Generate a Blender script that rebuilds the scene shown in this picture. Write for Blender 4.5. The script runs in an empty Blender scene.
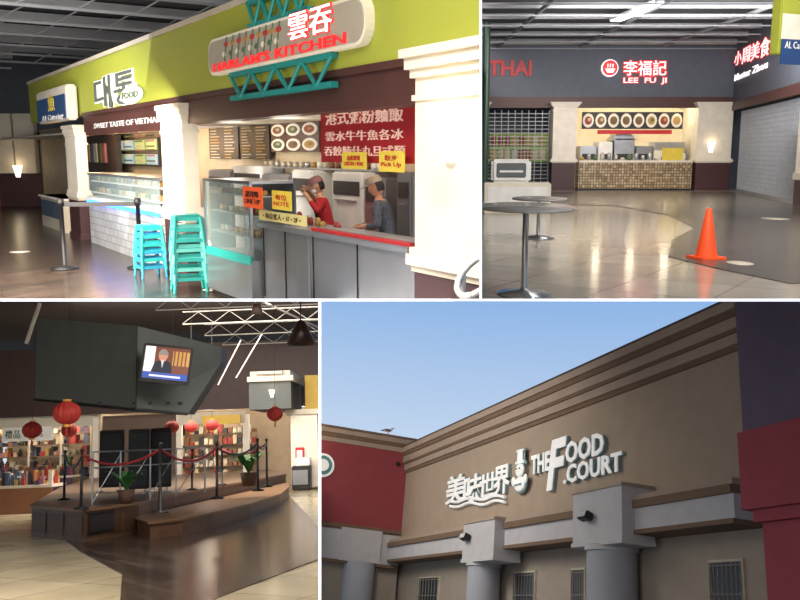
import bpy, bmesh, math, random
from mathutils import Vector, Matrix, Euler
random.seed(7)
scene=bpy.context.scene
scene.view_settings.view_transform='Standard'
FPX=850.0; EYE=1.6
TH=math.atan(147/850)
EYEV=Vector((0,0,EYE))
Rc=Euler((math.pi/2-TH,0,0)).to_matrix()
cam=bpy.data.cameras.new('camera'); camo=bpy.data.objects.new('camera',cam)
scene.collection.objects.link(camo); scene.camera=camo
camo.location=EYEV; camo.rotation_euler=(math.pi/2-TH,0,0)
cam.sensor_width=36; cam.lens=36*FPX/800; cam.clip_end=500

# ------------------------------------------------------------------ materials
def lin(h):
    h=h.lstrip('#'); r=[int(h[i:i+2],16)/255 for i in (0,2,4)]
    return tuple(x/12.92 if x<=.04045 else ((x+.055)/1.055)**2.4 for x in r)+(1,)
MC={}
def mat(name,col,rough=.55,metal=0,es=0,ecol=None,var=.08,scale=3,spec=.5,alpha=1,bump=0):
    if name in MC: return MC[name]
    m=bpy.data.materials.new(name); m.use_nodes=True; nt=m.node_tree
    b=nt.nodes['Principled BSDF']; c=lin(col)
    b.inputs['Roughness'].default_value=rough; b.inputs['Metallic'].default_value=metal
    b.inputs['Specular IOR Level'].default_value=spec
    tc=nt.nodes.new('ShaderNodeTexCoord'); n=nt.nodes.new('ShaderNodeTexNoise')
    n.inputs['Scale'].default_value=scale; n.inputs['Detail'].default_value=4
    nt.links.new(tc.outputs['Object'],n.inputs['Vector'])
    r=nt.nodes.new('ShaderNodeValToRGB')
    r.color_ramp.elements[0].position=.3; r.color_ramp.elements[1].position=.7
    r.color_ramp.elements[0].color=tuple(x*(1-var) for x in c[:3])+(1,)
    r.color_ramp.elements[1].color=tuple(min(1,x*(1+var)) for x in c[:3])+(1,)
    nt.links.new(n.outputs['Fac'],r.inputs['Fac']); nt.links.new(r.outputs['Color'],b.inputs['Base Color'])
    if bump:
        bp=nt.nodes.new('ShaderNodeBump'); bp.inputs['Strength'].default_value=bump; bp.inputs['Distance'].default_value=.02
        nt.links.new(n.outputs['Fac'],bp.inputs['Height']); nt.links.new(bp.outputs['Normal'],b.inputs['Normal'])
    if es:
        b.inputs['Emission Color'].default_value=lin(ecol or col); b.inputs['Emission Strength'].default_value=es
    if alpha<1: b.inputs['Alpha'].default_value=alpha
    MC[name]=m; return m
def brickmat(name,c1,c2,cm,bw,bh,mortar,rough,scale=1,rotz=0,rotx=0,spec=.5,noise=.5,offset=.5):
    if name in MC: return MC[name]
    m=bpy.data.materials.new(name); m.use_nodes=True; nt=m.node_tree; b=nt.nodes['Principled BSDF']
    b.inputs['Roughness'].default_value=rough; b.inputs['Specular IOR Level'].default_value=spec
    tc=nt.nodes.new('ShaderNodeTexCoord'); mp=nt.nodes.new('ShaderNodeMapping')
    mp.inputs['Rotation'].default_value=(rotx,0,rotz)
    nt.links.new(tc.outputs['Object'],mp.inputs['Vector'])
    br=nt.nodes.new('ShaderNodeTexBrick'); nt.links.new(mp.outputs['Vector'],br.inputs['Vector'])
    br.offset=offset
    br.inputs['Scale'].default_value=scale; br.inputs['Color1'].default_value=lin(c1); br.inputs['Color2'].default_value=lin(c2)
    br.inputs['Mortar'].default_value=lin(cm); br.inputs['Mortar Size'].default_value=mortar
    br.inputs['Brick Width'].default_value=bw; br.inputs['Row Height'].default_value=bh
    n=nt.nodes.new('ShaderNodeTexNoise'); n.inputs['Scale'].default_value=1.3; n.inputs['Detail'].default_value=5
    nt.links.new(mp.outputs['Vector'],n.inputs['Vector'])
    mx=nt.nodes.new('ShaderNodeMix'); mx.data_type='RGBA'; mx.blend_type='MULTIPLY'; mx.inputs['Factor'].default_value=noise
    r=nt.nodes.new('ShaderNodeValToRGB'); r.color_ramp.elements[0].position=.3; r.color_ramp.elements[0].color=(.45,.45,.45,1); r.color_ramp.elements[1].position=.65
    nt.links.new(n.outputs['Fac'],r.inputs['Fac'])
    nt.links.new(br.outputs['Color'],mx.inputs['A']); nt.links.new(r.outputs['Color'],mx.inputs['B'])
    nt.links.new(mx.outputs['Result'],b.inputs['Base Color'])
    MC[name]=m; return m

# ------------------------------------------------------------------ set (local level world of each stage set)
class Panel:
    def __init__(s,up,clips):
        up=Vector(up).normalized(); f=Vector((0,0,-1)); y=(f-up*f.dot(up)).normalized(); x=y.cross(up)
        R=Rc@Matrix((x,y,up)).transposed()
        s.R=R; s.Ri=R.transposed()
        s.M=Matrix.Translation(EYEV-(R@EYEV))@R.to_4x4()
        s.cl=[(s.Ri@(Rc@Vector(n))) for n in clips]
    def ray(s,px,py): return s.Ri@(Rc@Vector(((px-400)/FPX,(300-py)/FPX,-1)))
    def g(s,px,py,z=0):
        d=s.ray(px,py); return EYEV+d*((z-EYE)/d.z)
    def dist(s,px,py,y):
        d=s.ray(px,py); return EYEV+d*(y/d.y)
def cl_left(px):  return (-1,0,-(px-400)/FPX)
def cl_right(px): return (1,0,(px-400)/FPX)
def cl_above(py): return (0,1,(300-py)/FPX)
def cl_below(py): return (0,-1,-(300-py)/FPX)
upw=Rc.transposed()@Vector((0,0,1))
P1=Panel(upw,[cl_left(479.2),cl_above(298.6)])
P2=Panel(upw,[cl_right(482),cl_above(298.6)])
P3=Panel((-200,5137,-850),[cl_left(318.3),cl_below(301.6)])
P4=Panel((200,2203,-850),[cl_right(321.3),cl_below(301.6)])

class Frame:
    def __init__(s,P,o,ang):
        s.P=P; s.T=Matrix.Translation(o)@Matrix.Rotation(ang,4,'Z'); s.Ti=s.T.inverted()
    def at(s,px,py,y=0):
        o=s.Ti@EYEV; d=s.Ti.to_3x3()@s.P.ray(px,py); return o+d*((y-o.y)/d.y)
    def X(s,px,py,y=0): return s.at(px,py,y).x
    def Z(s,px,py,y=0): return s.at(px,py,y).z

class B:
    def __init__(s,name,P,F=None):
        s.name=name; s.P=P; s.bm=bmesh.new(); s.mats=[]; s.F=F; s.T=F.T.copy() if F else Matrix.Identity(4)
    def mi(s,m):
        if m not in s.mats: s.mats.append(m)
        return s.mats.index(m)
    def raw(s,vs,fs,m,smooth=False,L=None):
        T=s.T@L if L else s.T
        bv=[s.bm.verts.new(T@Vector(v)) for v in vs]; k=s.mi(m) if not callable(m) else None
        for f in fs:
            try: fc=s.bm.faces.new([bv[i] for i in f])
            except ValueError: continue
            if k is None:
                c=sum((Vector(vs[i]) for i in f),Vector())/len(f); fc.material_index=s.mi(m(c))
            else: fc.material_index=k
            fc.smooth=smooth
    def box(s,x0,x1,y0,y1,z0,z1,m,L=None):
        v=[(x0,y0,z0),(x1,y0,z0),(x1,y1,z0),(x0,y1,z0),(x0,y0,z1),(x1,y0,z1),(x1,y1,z1),(x0,y1,z1)]
        s.raw(v,[(3,2,1,0),(4,5,6,7),(0,1,5,4),(1,2,6,5),(2,3,7,6),(3,0,4,7)],m,L=L); return s
    def bbox(s,x0,x1,y0,y1,z0,z1,m,b=.02,L=None):
        t=bmesh.new(); bmesh.ops.create_cube(t,size=1)
        for v in t.verts: v.co=Vector((x0+(x1-x0)*(v.co.x+.5),y0+(y1-y0)*(v.co.y+.5),z0+(z1-z0)*(v.co.z+.5)))
        bmesh.ops.bevel(t,geom=t.edges[:],offset=b,segments=2,affect='EDGES')
        t.verts.index_update(); s.raw([v.co[:] for v in t.verts],[[v.index for v in f.verts] for f in t.faces],m,L=L); t.free()
    def px(s,pts,y0,y1,m,L=None):
        n=len(pts); v=[(p[0],y0,p[1]) for p in pts]+[(p[0],y1,p[1]) for p in pts]
        s.raw(v,[tuple(range(n)),tuple(range(2*n-1,n-1,-1))]+[(i,i+n,(i+1)%n+n,(i+1)%n) for i in range(n)],m,L=L)
    def pz(s,pts,z0,z1,m,L=None):
        n=len(pts); v=[(p[0],p[1],z0) for p in pts]+[(p[0],p[1],z1) for p in pts]
        s.raw(v,[tuple(range(n-1,-1,-1)),tuple(range(n,2*n))]+[(i,(i+1)%n,(i+1)%n+n,i+n) for i in range(n)],m,L=L)
    def cyl(s,p0,p1,r0,r1=None,m=None,seg=14,L=None):
        r1=r0 if r1 is None else r1; p0=Vector(p0); p1=Vector(p1); d=(p1-p0).normalized()
        a=d.orthogonal().normalized(); b=d.cross(a); v=[]
        for p,r in((p0,r0),(p1,r1)):
            for i in range(seg):
                t=2*math.pi*i/seg; v.append(p+a*(r*math.cos(t))+b*(r*math.sin(t)))
        s.raw(v,[(i,(i+1)%seg,(i+1)%seg+seg,i+seg) for i in range(seg)],m,True,L=L)
        s.raw(v[:seg],[tuple(range(seg-1,-1,-1))],m,L=L); s.raw(v[seg:],[tuple(range(seg))],m,L=L)
    def tube(s,pts,r,m,seg=6):
        for a,b in zip(pts[:-1],pts[1:]): s.cyl(a,b,r,r,m,seg)
    def lathe(s,c,prof,m,seg=20,sy=1,L=None):
        c=Vector(c); v=[]; n=len(prof)
        for r,z in prof:
            for i in range(seg):
                t=2*math.pi*i/seg; v.append(c+Vector((r*math.cos(t),sy*r*math.sin(t),z)))
        s.raw(v,[(j*seg+i,j*seg+(i+1)%seg,(j+1)*seg+(i+1)%seg,(j+1)*seg+i) for j in range(n-1) for i in range(seg)],m,True,L=L)
    def ball(s,c,r,m,seg=14,L=None):
        r=(r,r,r) if not hasattr(r,'__len__') else r; n=8; v=[]
        for j in range(n+1):
            a=-math.pi/2+math.pi*j/n
            for i in range(seg):
                t=2*math.pi*i/seg; v.append((c[0]+r[0]*math.cos(a)*math.cos(t),c[1]+r[1]*math.cos(a)*math.sin(t),c[2]+r[2]*math.sin(a)))
        s.raw(v,[(j*seg+i,j*seg+(i+1)%seg,(j+1)*seg+(i+1)%seg,(j+1)*seg+i) for j in range(n) for i in range(seg)],m,True,L=L)
    def text(s,t,x,z,w,h,y,m,d=.03,rot=0,bold=0,shear=0,L=None):
        cu=bpy.data.curves.new('t','FONT'); cu.body=t; cu.size=1; cu.extrude=.1; cu.offset=bold; cu.resolution_u=2; cu.shear=shear
        cu.align_x='CENTER'
        o=bpy.data.objects.new('t',cu); scene.collection.objects.link(o)
        dg=bpy.context.evaluated_depsgraph_get(); me=bpy.data.meshes.new_from_object(o.evaluated_get(dg))
        if len(me.vertices):
            xs=[v.co.x for v in me.vertices]; ys=[v.co.y for v in me.vertices]
            cx=(min(xs)+max(xs))/2; cy=(min(ys)+max(ys))/2; sx=w/(max(xs)-min(xs)); sy=h/(max(ys)-min(ys))
            cr,sr=math.cos(rot),math.sin(rot); vs=[]
            for v in me.vertices:
                a=(v.co.x-cx)*sx; b=(v.co.y-cy)*sy
                vs.append((x+a*cr-b*sr,y-v.co.z*5*d,z+a*sr+b*cr))
            s.raw(vs,[tuple(p.vertices) for p in me.polygons],m,L=L)
        bpy.data.objects.remove(o); bpy.data.curves.remove(cu); bpy.data.meshes.remove(me)
    def skin(s,vs,es,rad,m,sub=1,L=None,smooth=True):
        me=bpy.data.meshes.new('k'); me.from_pydata(vs,es,[]); o=bpy.data.objects.new('k',me); scene.collection.objects.link(o)
        o.modifiers.new('s','SKIN')
        for i,d in enumerate(me.skin_vertices[0].data):
            r=rad[i]; d.radius=(r,r) if not hasattr(r,'__len__') else r; d.use_root=(i==0)
        if sub: o.modifiers.new('u','SUBSURF').levels=sub
        dg=bpy.context.evaluated_depsgraph_get(); m2=bpy.data.meshes.new_from_object(o.evaluated_get(dg))
        s.raw([v.co[:] for v in m2.vertices],[tuple(p.vertices) for p in m2.polygons],m,smooth,L=L)
        bpy.data.objects.remove(o); bpy.data.meshes.remove(me); bpy.data.meshes.remove(m2)
    def done(s,clip=True):
        if clip:
            for n in s.P.cl:
                if not s.bm.verts: break
                if any((v.co-EYEV).dot(n)<0 for v in s.bm.verts):
                    bmesh.ops.bisect_plane(s.bm,geom=s.bm.verts[:]+s.bm.edges[:]+s.bm.faces[:],plane_co=EYEV,plane_no=n,clear_inner=True,dist=1e-5)
        if not s.bm.faces: s.bm.free(); return None
        W=s.P.M
        if s.F:
            s.bm.transform(s.F.Ti); W=s.P.M@s.F.T
        else:
            n=len(s.bm.verts); c=sum((v.co for v in s.bm.verts),Vector())/n
            if 'floor' not in s.name and 'ceiling' not in s.name:
                c.z=min(v.co.z for v in s.bm.verts); s.bm.transform(Matrix.Translation(-c)); W=W@Matrix.Translation(c)
        me=bpy.data.meshes.new(s.name); s.bm.to_mesh(me); s.bm.free()
        for m in s.mats: me.materials.append(m)
        ob=bpy.data.objects.new(s.name,me); scene.collection.objects.link(ob); ob.matrix_world=W; return ob

def light(name,P,kind,pos,power,col='#ffffff',size=1,sizey=None,aim=None):
    l=bpy.data.lights.new(name,kind); l.energy=power; l.color=lin(col)[:3]
    if kind=='AREA':
        l.shape='RECTANGLE'; l.size=size; l.size_y=sizey or size
    elif kind=='POINT': l.shadow_soft_size=size
    o=bpy.data.objects.new(name,l); scene.collection.objects.link(o)
    p=Vector(pos); T=Matrix.Translation(p)
    if aim is not None: T=T@(Vector(aim)-p).to_track_quat('-Z','Y').to_matrix().to_4x4()
    o.matrix_world=P.M@T; return o

# palette
cream=mat('cream_paint','#ddd5c6',.5); cream2=mat('cream_paint_darker','#c6bdac',.5)  # second cream is a darker tone for mouldings and small parts
maroon=mat('maroon_paint','#43282a',.5); brownw=mat('brown_fascia','#4a2b26',.5); darkgrey=mat('slate_paint','#44474f',.6)
lime=mat('lime_paint','#a0a83c',.6,var=.04,scale=.6); black=mat('black_plastic','#151517',.45); white=mat('white_plastic','#e6e6e4',.4)
steel=mat('stainless_steel','#b0b3b8',.3,.8); steel_d=mat('stainless_dark','#8f9195',.38,.7); grille=mat('grille_grey','#9a9ca0',.45,.3)
redm=mat('red_paint','#c1202c',.5); yellow=mat('yellow_paper','#dcc545',.7); orange=mat('orange_paper','#f0602a',.7)
teal=mat('teal_plastic','#2fb0a8',.35); truss_t=mat('teal_truss','#1f8a86',.4)
neon=mat('neon_red','#e8282a',.4,es=.9); neonb=mat('neon_blue','#2f6bff',.4,es=7)
tubew=mat('tube_glow','#f4f8ff',.5,es=6); warm=mat('stall_cream_wall','#bfae90',.6)
menu_d=mat('menu_dark','#2e2a2c',.5); glass=mat('case_glass','#bcd6d8',.08,alpha=.22,var=0)
woodc=mat('stage_wood','#5f4534',.4,scale=6,var=.25)
skin=mat('skin','#b98468',.5); skin2=mat('skin_light','#c99a7c',.5)
hairm=mat('dark_hair','#1d1815',.6); lipm=mat('lips','#9c5a50',.5)
RC=[mat('goods_%d'%i,c,.6) for i,c in enumerate(['#94352f','#b08c4c','#46566c','#c0b8a6','#566b4a','#9c6a74','#2c2c32','#7c5236','#bca98a','#4c3850'])]

# ================================================================== TOP LEFT SET : kitchen stalls
fl1=brickmat('wood_plank_floor','#554840','#3b332f','#1f1b19',1.5,.2,.01,.24,rotz=math.radians(-60),noise=.6)
F1d=P1.ray(-153,153); F1=Frame(P1,P1.g(205,283),math.atan2(-F1d.y,-F1d.x)); X,Z=F1.X,F1.Z
b=B('floor',P1); b.box(-40,8,4,45,-.05,0,fl1); b.done()
ceilm=mat('ceiling_dark','#55575c',.8); joist=mat('joist_grey','#94969a',.6)
b=B('ceiling',P1); b.box(-40,10,5,60,4.6,4.7,ceilm); b.done()
b=B('trim_1',P1,F1)
for i in range(-40,14,2):
    b.box(i,i+.08,-14,6,4.35,4.55,joist)
    b.box(i,i+.05,-14,6,4.05,4.1,joist)
    for k in range(-14,6): b.cyl((i+.03,k,4.08),(i+.03,k+.5,4.38),.02,m=joist,seg=4)
for y in(-6,-1.5,2.2): b.cyl((-40,y,4.0),(10,y,4.0),.09,m=joist)
b.done()
xr=X(479,200)+.8; zg0=Z(205,95); zg1=Z(160,36); zb=Z(205,122)
b=B('wall_right',P1,F1)
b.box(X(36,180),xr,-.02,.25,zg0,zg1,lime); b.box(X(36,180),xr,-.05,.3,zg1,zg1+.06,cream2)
b.box(X(84,130),xr,0,.25,zb,zg0,brownw); b.box(X(84,130),xr,-.03,.02,zg0-.03,zg0+.03,brownw)
b.done()
yb=1.3
b=B('wall_kitchen',P1,F1)
b.box(X(36,150,yb),xr+1.5,yb,yb+.1,0,zg0,warm)
b.box(X(36,150,yb),xr+1.5,.26,yb,zb+.02,zb+.06,cream)
b.done()
def column(x0,x1,zt,name='wall_pilaster',P=P1,F=F1,y0=-.12,y1=.3,zw=.85,k=1):
    b=B(name,P,F); b.box(x0,x1,y0,y1,zw,zt,cream)
    b.box(x0,x1,y0,y1,0,zw,maroon)
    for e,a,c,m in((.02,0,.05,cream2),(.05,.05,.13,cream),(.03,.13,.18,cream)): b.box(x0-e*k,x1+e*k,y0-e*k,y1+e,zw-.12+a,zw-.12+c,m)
    for e,a,c in((.02,-.3,-.26),(.03,-.14,-.08),(.06,-.08,0),(.09,0,.06)): b.box(x0-e*k,x1+e*k,y0-e*k,y1+e,zt+a,zt+c,cream)
    b.box(x0-.02,x1+.02,y0-.02,y1+.02,0,.1,maroon)
    return b.done()
column(X(415,200,-.12),X(478,200,-.12)+.5,Z(440,54,-.12))
column(X(164,200,-.08),X(185,200,-.08),Z(180,108,-.08),y0=-.08,y1=.12,k=.6)
column(X(69,200,-.08),X(79,200,-.08),Z(76,128,-.08),y0=-.08,y1=.12,k=.6)
def sconce(P,F,px,py,y,s=1,pw=1):
    p=F.at(px,py,y); b=B('wall_sconce',P,F); m=mat('sconce_shade','#fff6e4',.5,es=1.6)
    v=[];n=10
    for j,(r,z) in enumerate(((.055,-.13),(.075,-.03),(.11,.1),(.125,.16))):
        for i in range(n+1):
            t=math.pi+math.pi*i/n; v.append((p.x+s*r*math.cos(t),p.y+s*r*math.sin(t)*.9,p.z+s*z))
    b.raw(v,[(j*(n+1)+i,j*(n+1)+i+1,(j+1)*(n+1)+i+1,(j+1)*(n+1)+i) for j in range(3) for i in range(n)],m,True)
    b.box(p.x-.05*s,p.x+.05*s,p.y-.02,p.y,p.z-.1*s,p.z+.1*s,cream2); b.done()
    q=F.T@Vector((p.x,p.y-.28,p.z+.25)); light('sconce_light',P,'POINT',q,3.5*s*s*pw,'#ffe2b0',.08)
sconce(P1,F1,451,140,-.12,1.15); sconce(P1,F1,174,145,-.08,1.2)

yS=-.1
b=B('neon_restaurant_sign',P1,F1)
def rrect(x0,x1,z0,z1,r,n=5):
    pts=[]
    for cx,cz,a in((x1-r,z1-r,0),(x0+r,z1-r,90),(x0+r,z0+r,180),(x1-r,z0+r,270)):
        for i in range(n+1):
            t=math.radians(a+90*i/n); pts.append((cx+r*math.cos(t),cz+r*math.sin(t)))
    return pts
sx0=X(208,50,yS); sx1=X(366,30,yS); sz0=Z(288,60,yS); sz1=Z(288,16,yS); sc=(sx0+sx1)/2
panelw=mat('sign_panel_cream','#a9a292',.5); edge=mat('sign_panel_edge','#d9d2bf',.5,es=.2)
b.px(rrect(sx0,sx1,sz0,sz1,.16),yS,-.02,edge); b.px(rrect(sx0+.03,sx1-.03,sz0+.03,sz1-.03,.14),yS-.01,yS,panelw)
neonw=mat('neon_pink_white','#ffe4dc',.4,es=2)
hh=sz1-sz0
b.text("HARLAM'S KITCHEN",sc-.05,sz0+hh*.2,(sx1-sx0)*.86,hh*.24,yS-.02,neon,.012,bold=.012)
tw=X(333,20,yS)-X(290,28,yS); tx=X(312,24,yS); tz=Z(312,23,yS)
b.text("雲吞",tx,tz,tw*1.04,hh*.62,yS-.02,neon,.012,bold=.03)
b.text("雲吞",tx,tz,tw,hh*.58,yS-.032,neonw,.008,bold=.0)
greenb=mat('painted_bamboo','#4c6b52',.6); gold=mat('painted_gold','#b98a45',.6)
for i in range(9):
    px=226+i*6.6; x=X(px,46,yS); z=sz0+hh*.6; b.cyl((x-.02,yS-.015,z-.12),(x+.06,yS-.015,z+.13),.008,m=greenb,seg=6)
    b.ball((x+.03,yS-.015,z+.06),(.06,.006,.03),gold if i%2 else redm,8); b.ball((x-.03,yS-.015,z-.04),(.05,.006,.028),greenb if i%2 else edge,8)
for (a,c,zA,zB) in ((X(228,70,yS),X(330,70,yS),sz0-.27,sz0-.03),(X(246,20,yS),X(306,8,yS),sz1+.02,sz1+.25)):
    for z in(zA,zB): b.box(a,c,yS+.01,-.02,z-.025,z+.025,truss_t)
    n=8
    for i in range(n):
        u0=a+(c-a)*i/n; u1=a+(c-a)*(i+1)/n; z0,z1=(zA,zB) if i%2 else (zB,zA)
        b.cyl((u0,yS+.02,z0),(u1,yS+.02,z1),.022,m=truss_t,seg=6)
b.done()
b=B('stall_logo_sign',P1,F1); outl=mat('logo_outline','#f4f4ea',.5,es=.35); greyf=mat('logo_grey','#59625c',.5)
c=F1.at(113,90,-.05); w=X(134,88,-.05)-X(94,94,-.05); h=Z(113,75,-.05)-Z(113,108,-.05)
b.text("대통",c.x,c.z,w*1.04,h*1.05,-.035,outl,.02,bold=.1); b.text("대통",c.x,c.z,w,h,-.05,greyf,.015,bold=.01)
c=F1.at(132,95,-.05); h=Z(132,86,-.05)-Z(132,103,-.05); w=X(144,94,-.05)-X(121,97,-.05)
b.ball((c.x,-.06,c.z),(w*.5,.02,h*.55),outl); b.text("FOOD",c.x,c.z,w*.7,h*.4,-.085,RC[4],.01,bold=.02)
b.done()
b=B('stall_name_sign',P1,F1); ys=-.04
b.box(X(85,125,ys),X(162,118,ys),ys,.0,Z(124,133,ys),Z(124,114,ys),brownw)
p=F1.at(124,123,ys); b.text("SWEET TASTE OF VIETNAM",p.x,p.z,(X(157,119,ys)-X(91,127,ys)),Z(124,120.5,ys)-Z(124,126,ys),ys-.006,white,.006,bold=.012); b.done()

zc=Z(258,222,-.15)
b=B('steel_service_counter',P1,F1)
cx0=X(258,240,-.15); cx1=X(409,260,-.15)
b.box(cx0,cx1,-.1,.3,.1,zc-.04,steel_d); b.box(cx0,cx1,-.02,.28,0,.1,black)
b.bbox(cx0,cx1,-.16,.32,zc-.05,zc,steel,.01)
xm=X(306,260,-.15)
for xx in (cx0+.03,(cx0+xm)/2+.0,xm+.05,(xm+cx1)/2): b.box(xx,xx+.012,-.11,-.1,.14,zc-.06,black)
b.box(xm-.02,xm+.02,-.12,-.1,0,zc,steel)
b.box(xm+.1,cx1,-.14,.05,zc,zc+.03,mat('red_tray_rim','#a01f22',.4)); b.box(xm+.14,cx1,-.1,.02,zc+.03,zc+.035,steel)
b.done()
b=B('glass_display_case',P1,F1); yd=-.22; dx0=X(205,240,yd); dx1=X(256,250,yd); zt=Z(230,180,yd)
dx1=min(dx1,cx0-.02)
b.box(dx0,dx1,yd,.3,.06,.5,steel); b.box(dx0,dx1,yd-.01,yd,.46,.51,teal); b.box(dx0+.05,dx1-.05,yd+.05,.3,0,.06,black)
b.box(dx0,dx1,.27,.3,.5,zt,mat('case_back_grey','#6f777a',.4))
for z in(.72,.95,1.15):
    if z<zt-.05:
        b.box(dx0+.03,dx1-.03,yd+.06,.27,z,z+.012,steel)
        for i in range(9):
            x=dx0+.1+i*(dx1-dx0-.2)/8; b.lathe((x,yd+.2,z+.012),[(0,0),(.04,0),(.045,.05),(.0,.06)],random.choice([RC[1],RC[3],RC[8],RC[0],RC[7]]),8)
for x in(dx0,dx1-.03): b.box(x,x+.03,yd,yd+.03,.5,zt,steel); b.box(x,x+.03,.27,.3,.5,zt,steel)
b.box(dx0,dx1,yd,.3,zt-.03,zt,steel); b.box(dx0,dx1,yd,yd+.03,.5,.55,teal)
b.box(dx0+.03,dx1-.03,yd+.005,yd+.012,.55,zt-.03,glass)
b.done()
yr=.32
b=B('red_menu_banner',P1,F1)
rx0=X(321,140,yr); rx1=X(411,140,yr); rz1=Z(366,102,yr); rz0=Z(366,163,yr)
b.box(rx0,rx1+.05,yr,yr+.02,rz0,rz1,mat('banner_red','#98141d',.5,es=.1))
wt=mat('banner_white_text','#f4d0c0',.5,es=.2)
H=rz1-rz0; cxm=(rx0+rx1)/2
b.text("港式粥粉麵飯",cxm,rz0+H*.78,(rx1-rx0)*.86,H*.25,yr-.005,wt,.01,bold=.004)
b.text("雲水牛牛魚各冰",cxm,rz0+H*.46,(rx1-rx0)*.86,H*.17,yr-.005,wt,.01,bold=.0)
b.text("吞餃腩什丸旦式類",cxm,rz0+H*.2,(rx1-rx0)*.9,H*.17,yr-.005,wt,.01,bold=.0)
b.done()
def plates(name,F,P,x0,x1,z0,z1,nx,nz,y,bg):
    b=B(name,P,F); b.box(x0,x1,y,y+.04,z0,z1,bg)
    dw=(x1-x0)/nx; dz=(z1-z0)/nz; pw=mat('plate_photo_white','#dcd6ca',.5,es=.12)
    for i in range(nx):
        for j in range(nz):
            c=(x0+dw*(i+.5),z0+dz*(j+.5)); n=14; r2=(dw*.44,dz*.42)
            b.px([(c[0]+r2[0]*math.cos(2*math.pi*k/n),c[1]+r2[1]*math.sin(2*math.pi*k/n)) for k in range(n)][::-1],y-.012,y,pw)
            fc=random.choice([RC[1],RC[7],RC[0],RC[4]])
            b.px([(c[0]+r2[0]*.65*math.cos(2*math.pi*k/n),c[1]+r2[1]*.6*math.sin(2*math.pi*k/n)) for k in range(n)][::-1],y-.02,y-.012,fc)
            b.ball((c[0]+r2[0]*.15,y-.022,c[1]+r2[1]*.1),(r2[0]*.3,.01,r2[1]*.25),random.choice([RC[8],RC[4],RC[1]]),8)
    b.done()
ym=1.2
plates('menu_photo_board',F1,P1,X(271,140,ym),X(319,140,ym),Z(295,152,ym),Z(295,122,ym),3,2,ym,brownw)
b=B('menu_board',P1,F1)
for a,c in((209,238),(240,269)):
    x0=X(a,140,ym);x1=X(c,140,ym);zc0=Z((a+c)/2,159,ym);zc1=Z((a+c)/2,126,ym)
    b.box(x0,x1,ym,ym+.05,zc0,zc1,menu_d)
    for i in range(11):
        zz=zc0+(zc1-zc0)*(i+.5)/11
        for q in range(2):
            xx=x0+.08+(x1-x0)*q*.5; b.box(xx,xx+(x1-x0)*random.uniform(.2,.36),ym-.01,ym,zz-.008,zz+.008,random.choice([RC[3],RC[8],RC[1]]))
b.done()
b=B('kitchen_equipment',P1,F1); ye=.95
for a,c,t,mm in((209,232,170,steel_d),(234,262,166,white),(262,290,174,steel_d),(292,312,170,white),(332,362,172,white),(364,384,178,steel),(396,411,172,steel_d)):
    x0=X(a,200,ye);x1=X(c,200,ye);z1=Z((a+c)/2,t,ye); b.bbox(x0,x1,ye,yb-.01,.0,z1,mm,.02)
    b.box(x0+.05,x1-.05,ye-.01,ye,z1-.25,z1-.1,menu_d); b.box(x0+.1,x1-.1,ye-.03,ye-.01,z1-.32,z1-.3,steel)
b.box(X(262,180,1.22),X(400,180,1.22),1.1,1.28,Z(330,168,1.2)-.02,Z(330,168,1.2),steel)
for i in range(20):
    px=266+i*6; p=F1.at(px,168,1.18); b.lathe((p.x,1.18,Z(330,168,1.2)),[(0,0),(.035,0),(.035,.06),(0,.07)],random.choice([steel,RC[3],RC[7],RC[1],white]),8)
b.done()
b=B('condiment_jars',P1,F1)
for i in range(8):
    x=cx0+.1+i*.16; h=random.uniform(.05,.11); y=random.uniform(.1,.25)
    b.lathe((x,y,zc),[(0,0),(.03,0),(.03,h*.8),(.015,h),(0,h)],random.choice([RC[0],RC[1],white,steel,steel]),8)
b.done()
def paper(px0,px1,py0,py1,y,m,txt=None,tm=redm):
    pm=(px0+px1)/2; b=B('paper_notice',P1,F1); x0=X(px0,(py0+py1)/2,y);x1=X(px1,(py0+py1)/2,y);z1=Z(pm,py0,y);z0=Z(pm,py1,y)
    b.box(x0,x1,y,y+.01,z0,z1,m)
    if txt: b.text(txt,(x0+x1)/2,(z0+z1)/2,(x1-x0)*.8,(z1-z0)*.6,y-.004,tm,.004,bold=.0)
    b.done()
paper(342,366,152,169,.25,yellow,"由此取餐\nORDER HERE"); paper(379,404,151,172,.25,yellow,"取步\nPick Up")
paper(243,262,187,208,-.24,orange,"請排隊\nLINE UP",black); paper(272,291,191,210,-.17,yellow,"每位\nNOTE"); paper(259,306,213,223,-.18,mat('pale_yellow_note','#c8bf7c',.7),"• 每位客人 • 1F • 2F •",brownw)
def stool_stack(px,off,n,s=1.0,ang=0.3,cols=(teal,)):
    x=X(px,275,-off); g=F1.T@Vector((x,-off,0)); b=B('stacked_stool',P1); L=Matrix.Translation(g)@Matrix.Rotation(ang,4,'Z')
    for k in range(n):
        z=k*.115*s; h=.46*s; t=.15*s; w=.19*s; m=cols[k%len(cols)]
        b.bbox(-t,t,-t,t,z+h-.03,z+h,m,.012,L=L)
        for u in(-1,1):
            b.box(-t-.01,t+.01,u*t-.008,u*t+.008,z+h-.07,z+h-.02,m,L=L); b.box(u*t-.008,u*t+.008,-t,t,z+h-.07,z+h-.02,m,L=L)
        for ix in(-1,1):
            for iy in(-1,1): b.cyl((ix*t*.95,iy*t*.95,z+h-.03),(ix*w,iy*w,z),.028*s,.02*s,m,6,L=L)
        for q in(.35,.62):
            r=t+(w-t)*(1-q)
            for u in(-1,1):
                b.box(-r,r,u*r-.008,u*r+.008,z+h*q-.02,z+h*q+.02,m,L=L); b.box(u*r-.008,u*r+.008,-r,r,z+h*q-.02,z+h*q+.02,m,L=L)
    b.done()
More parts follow.
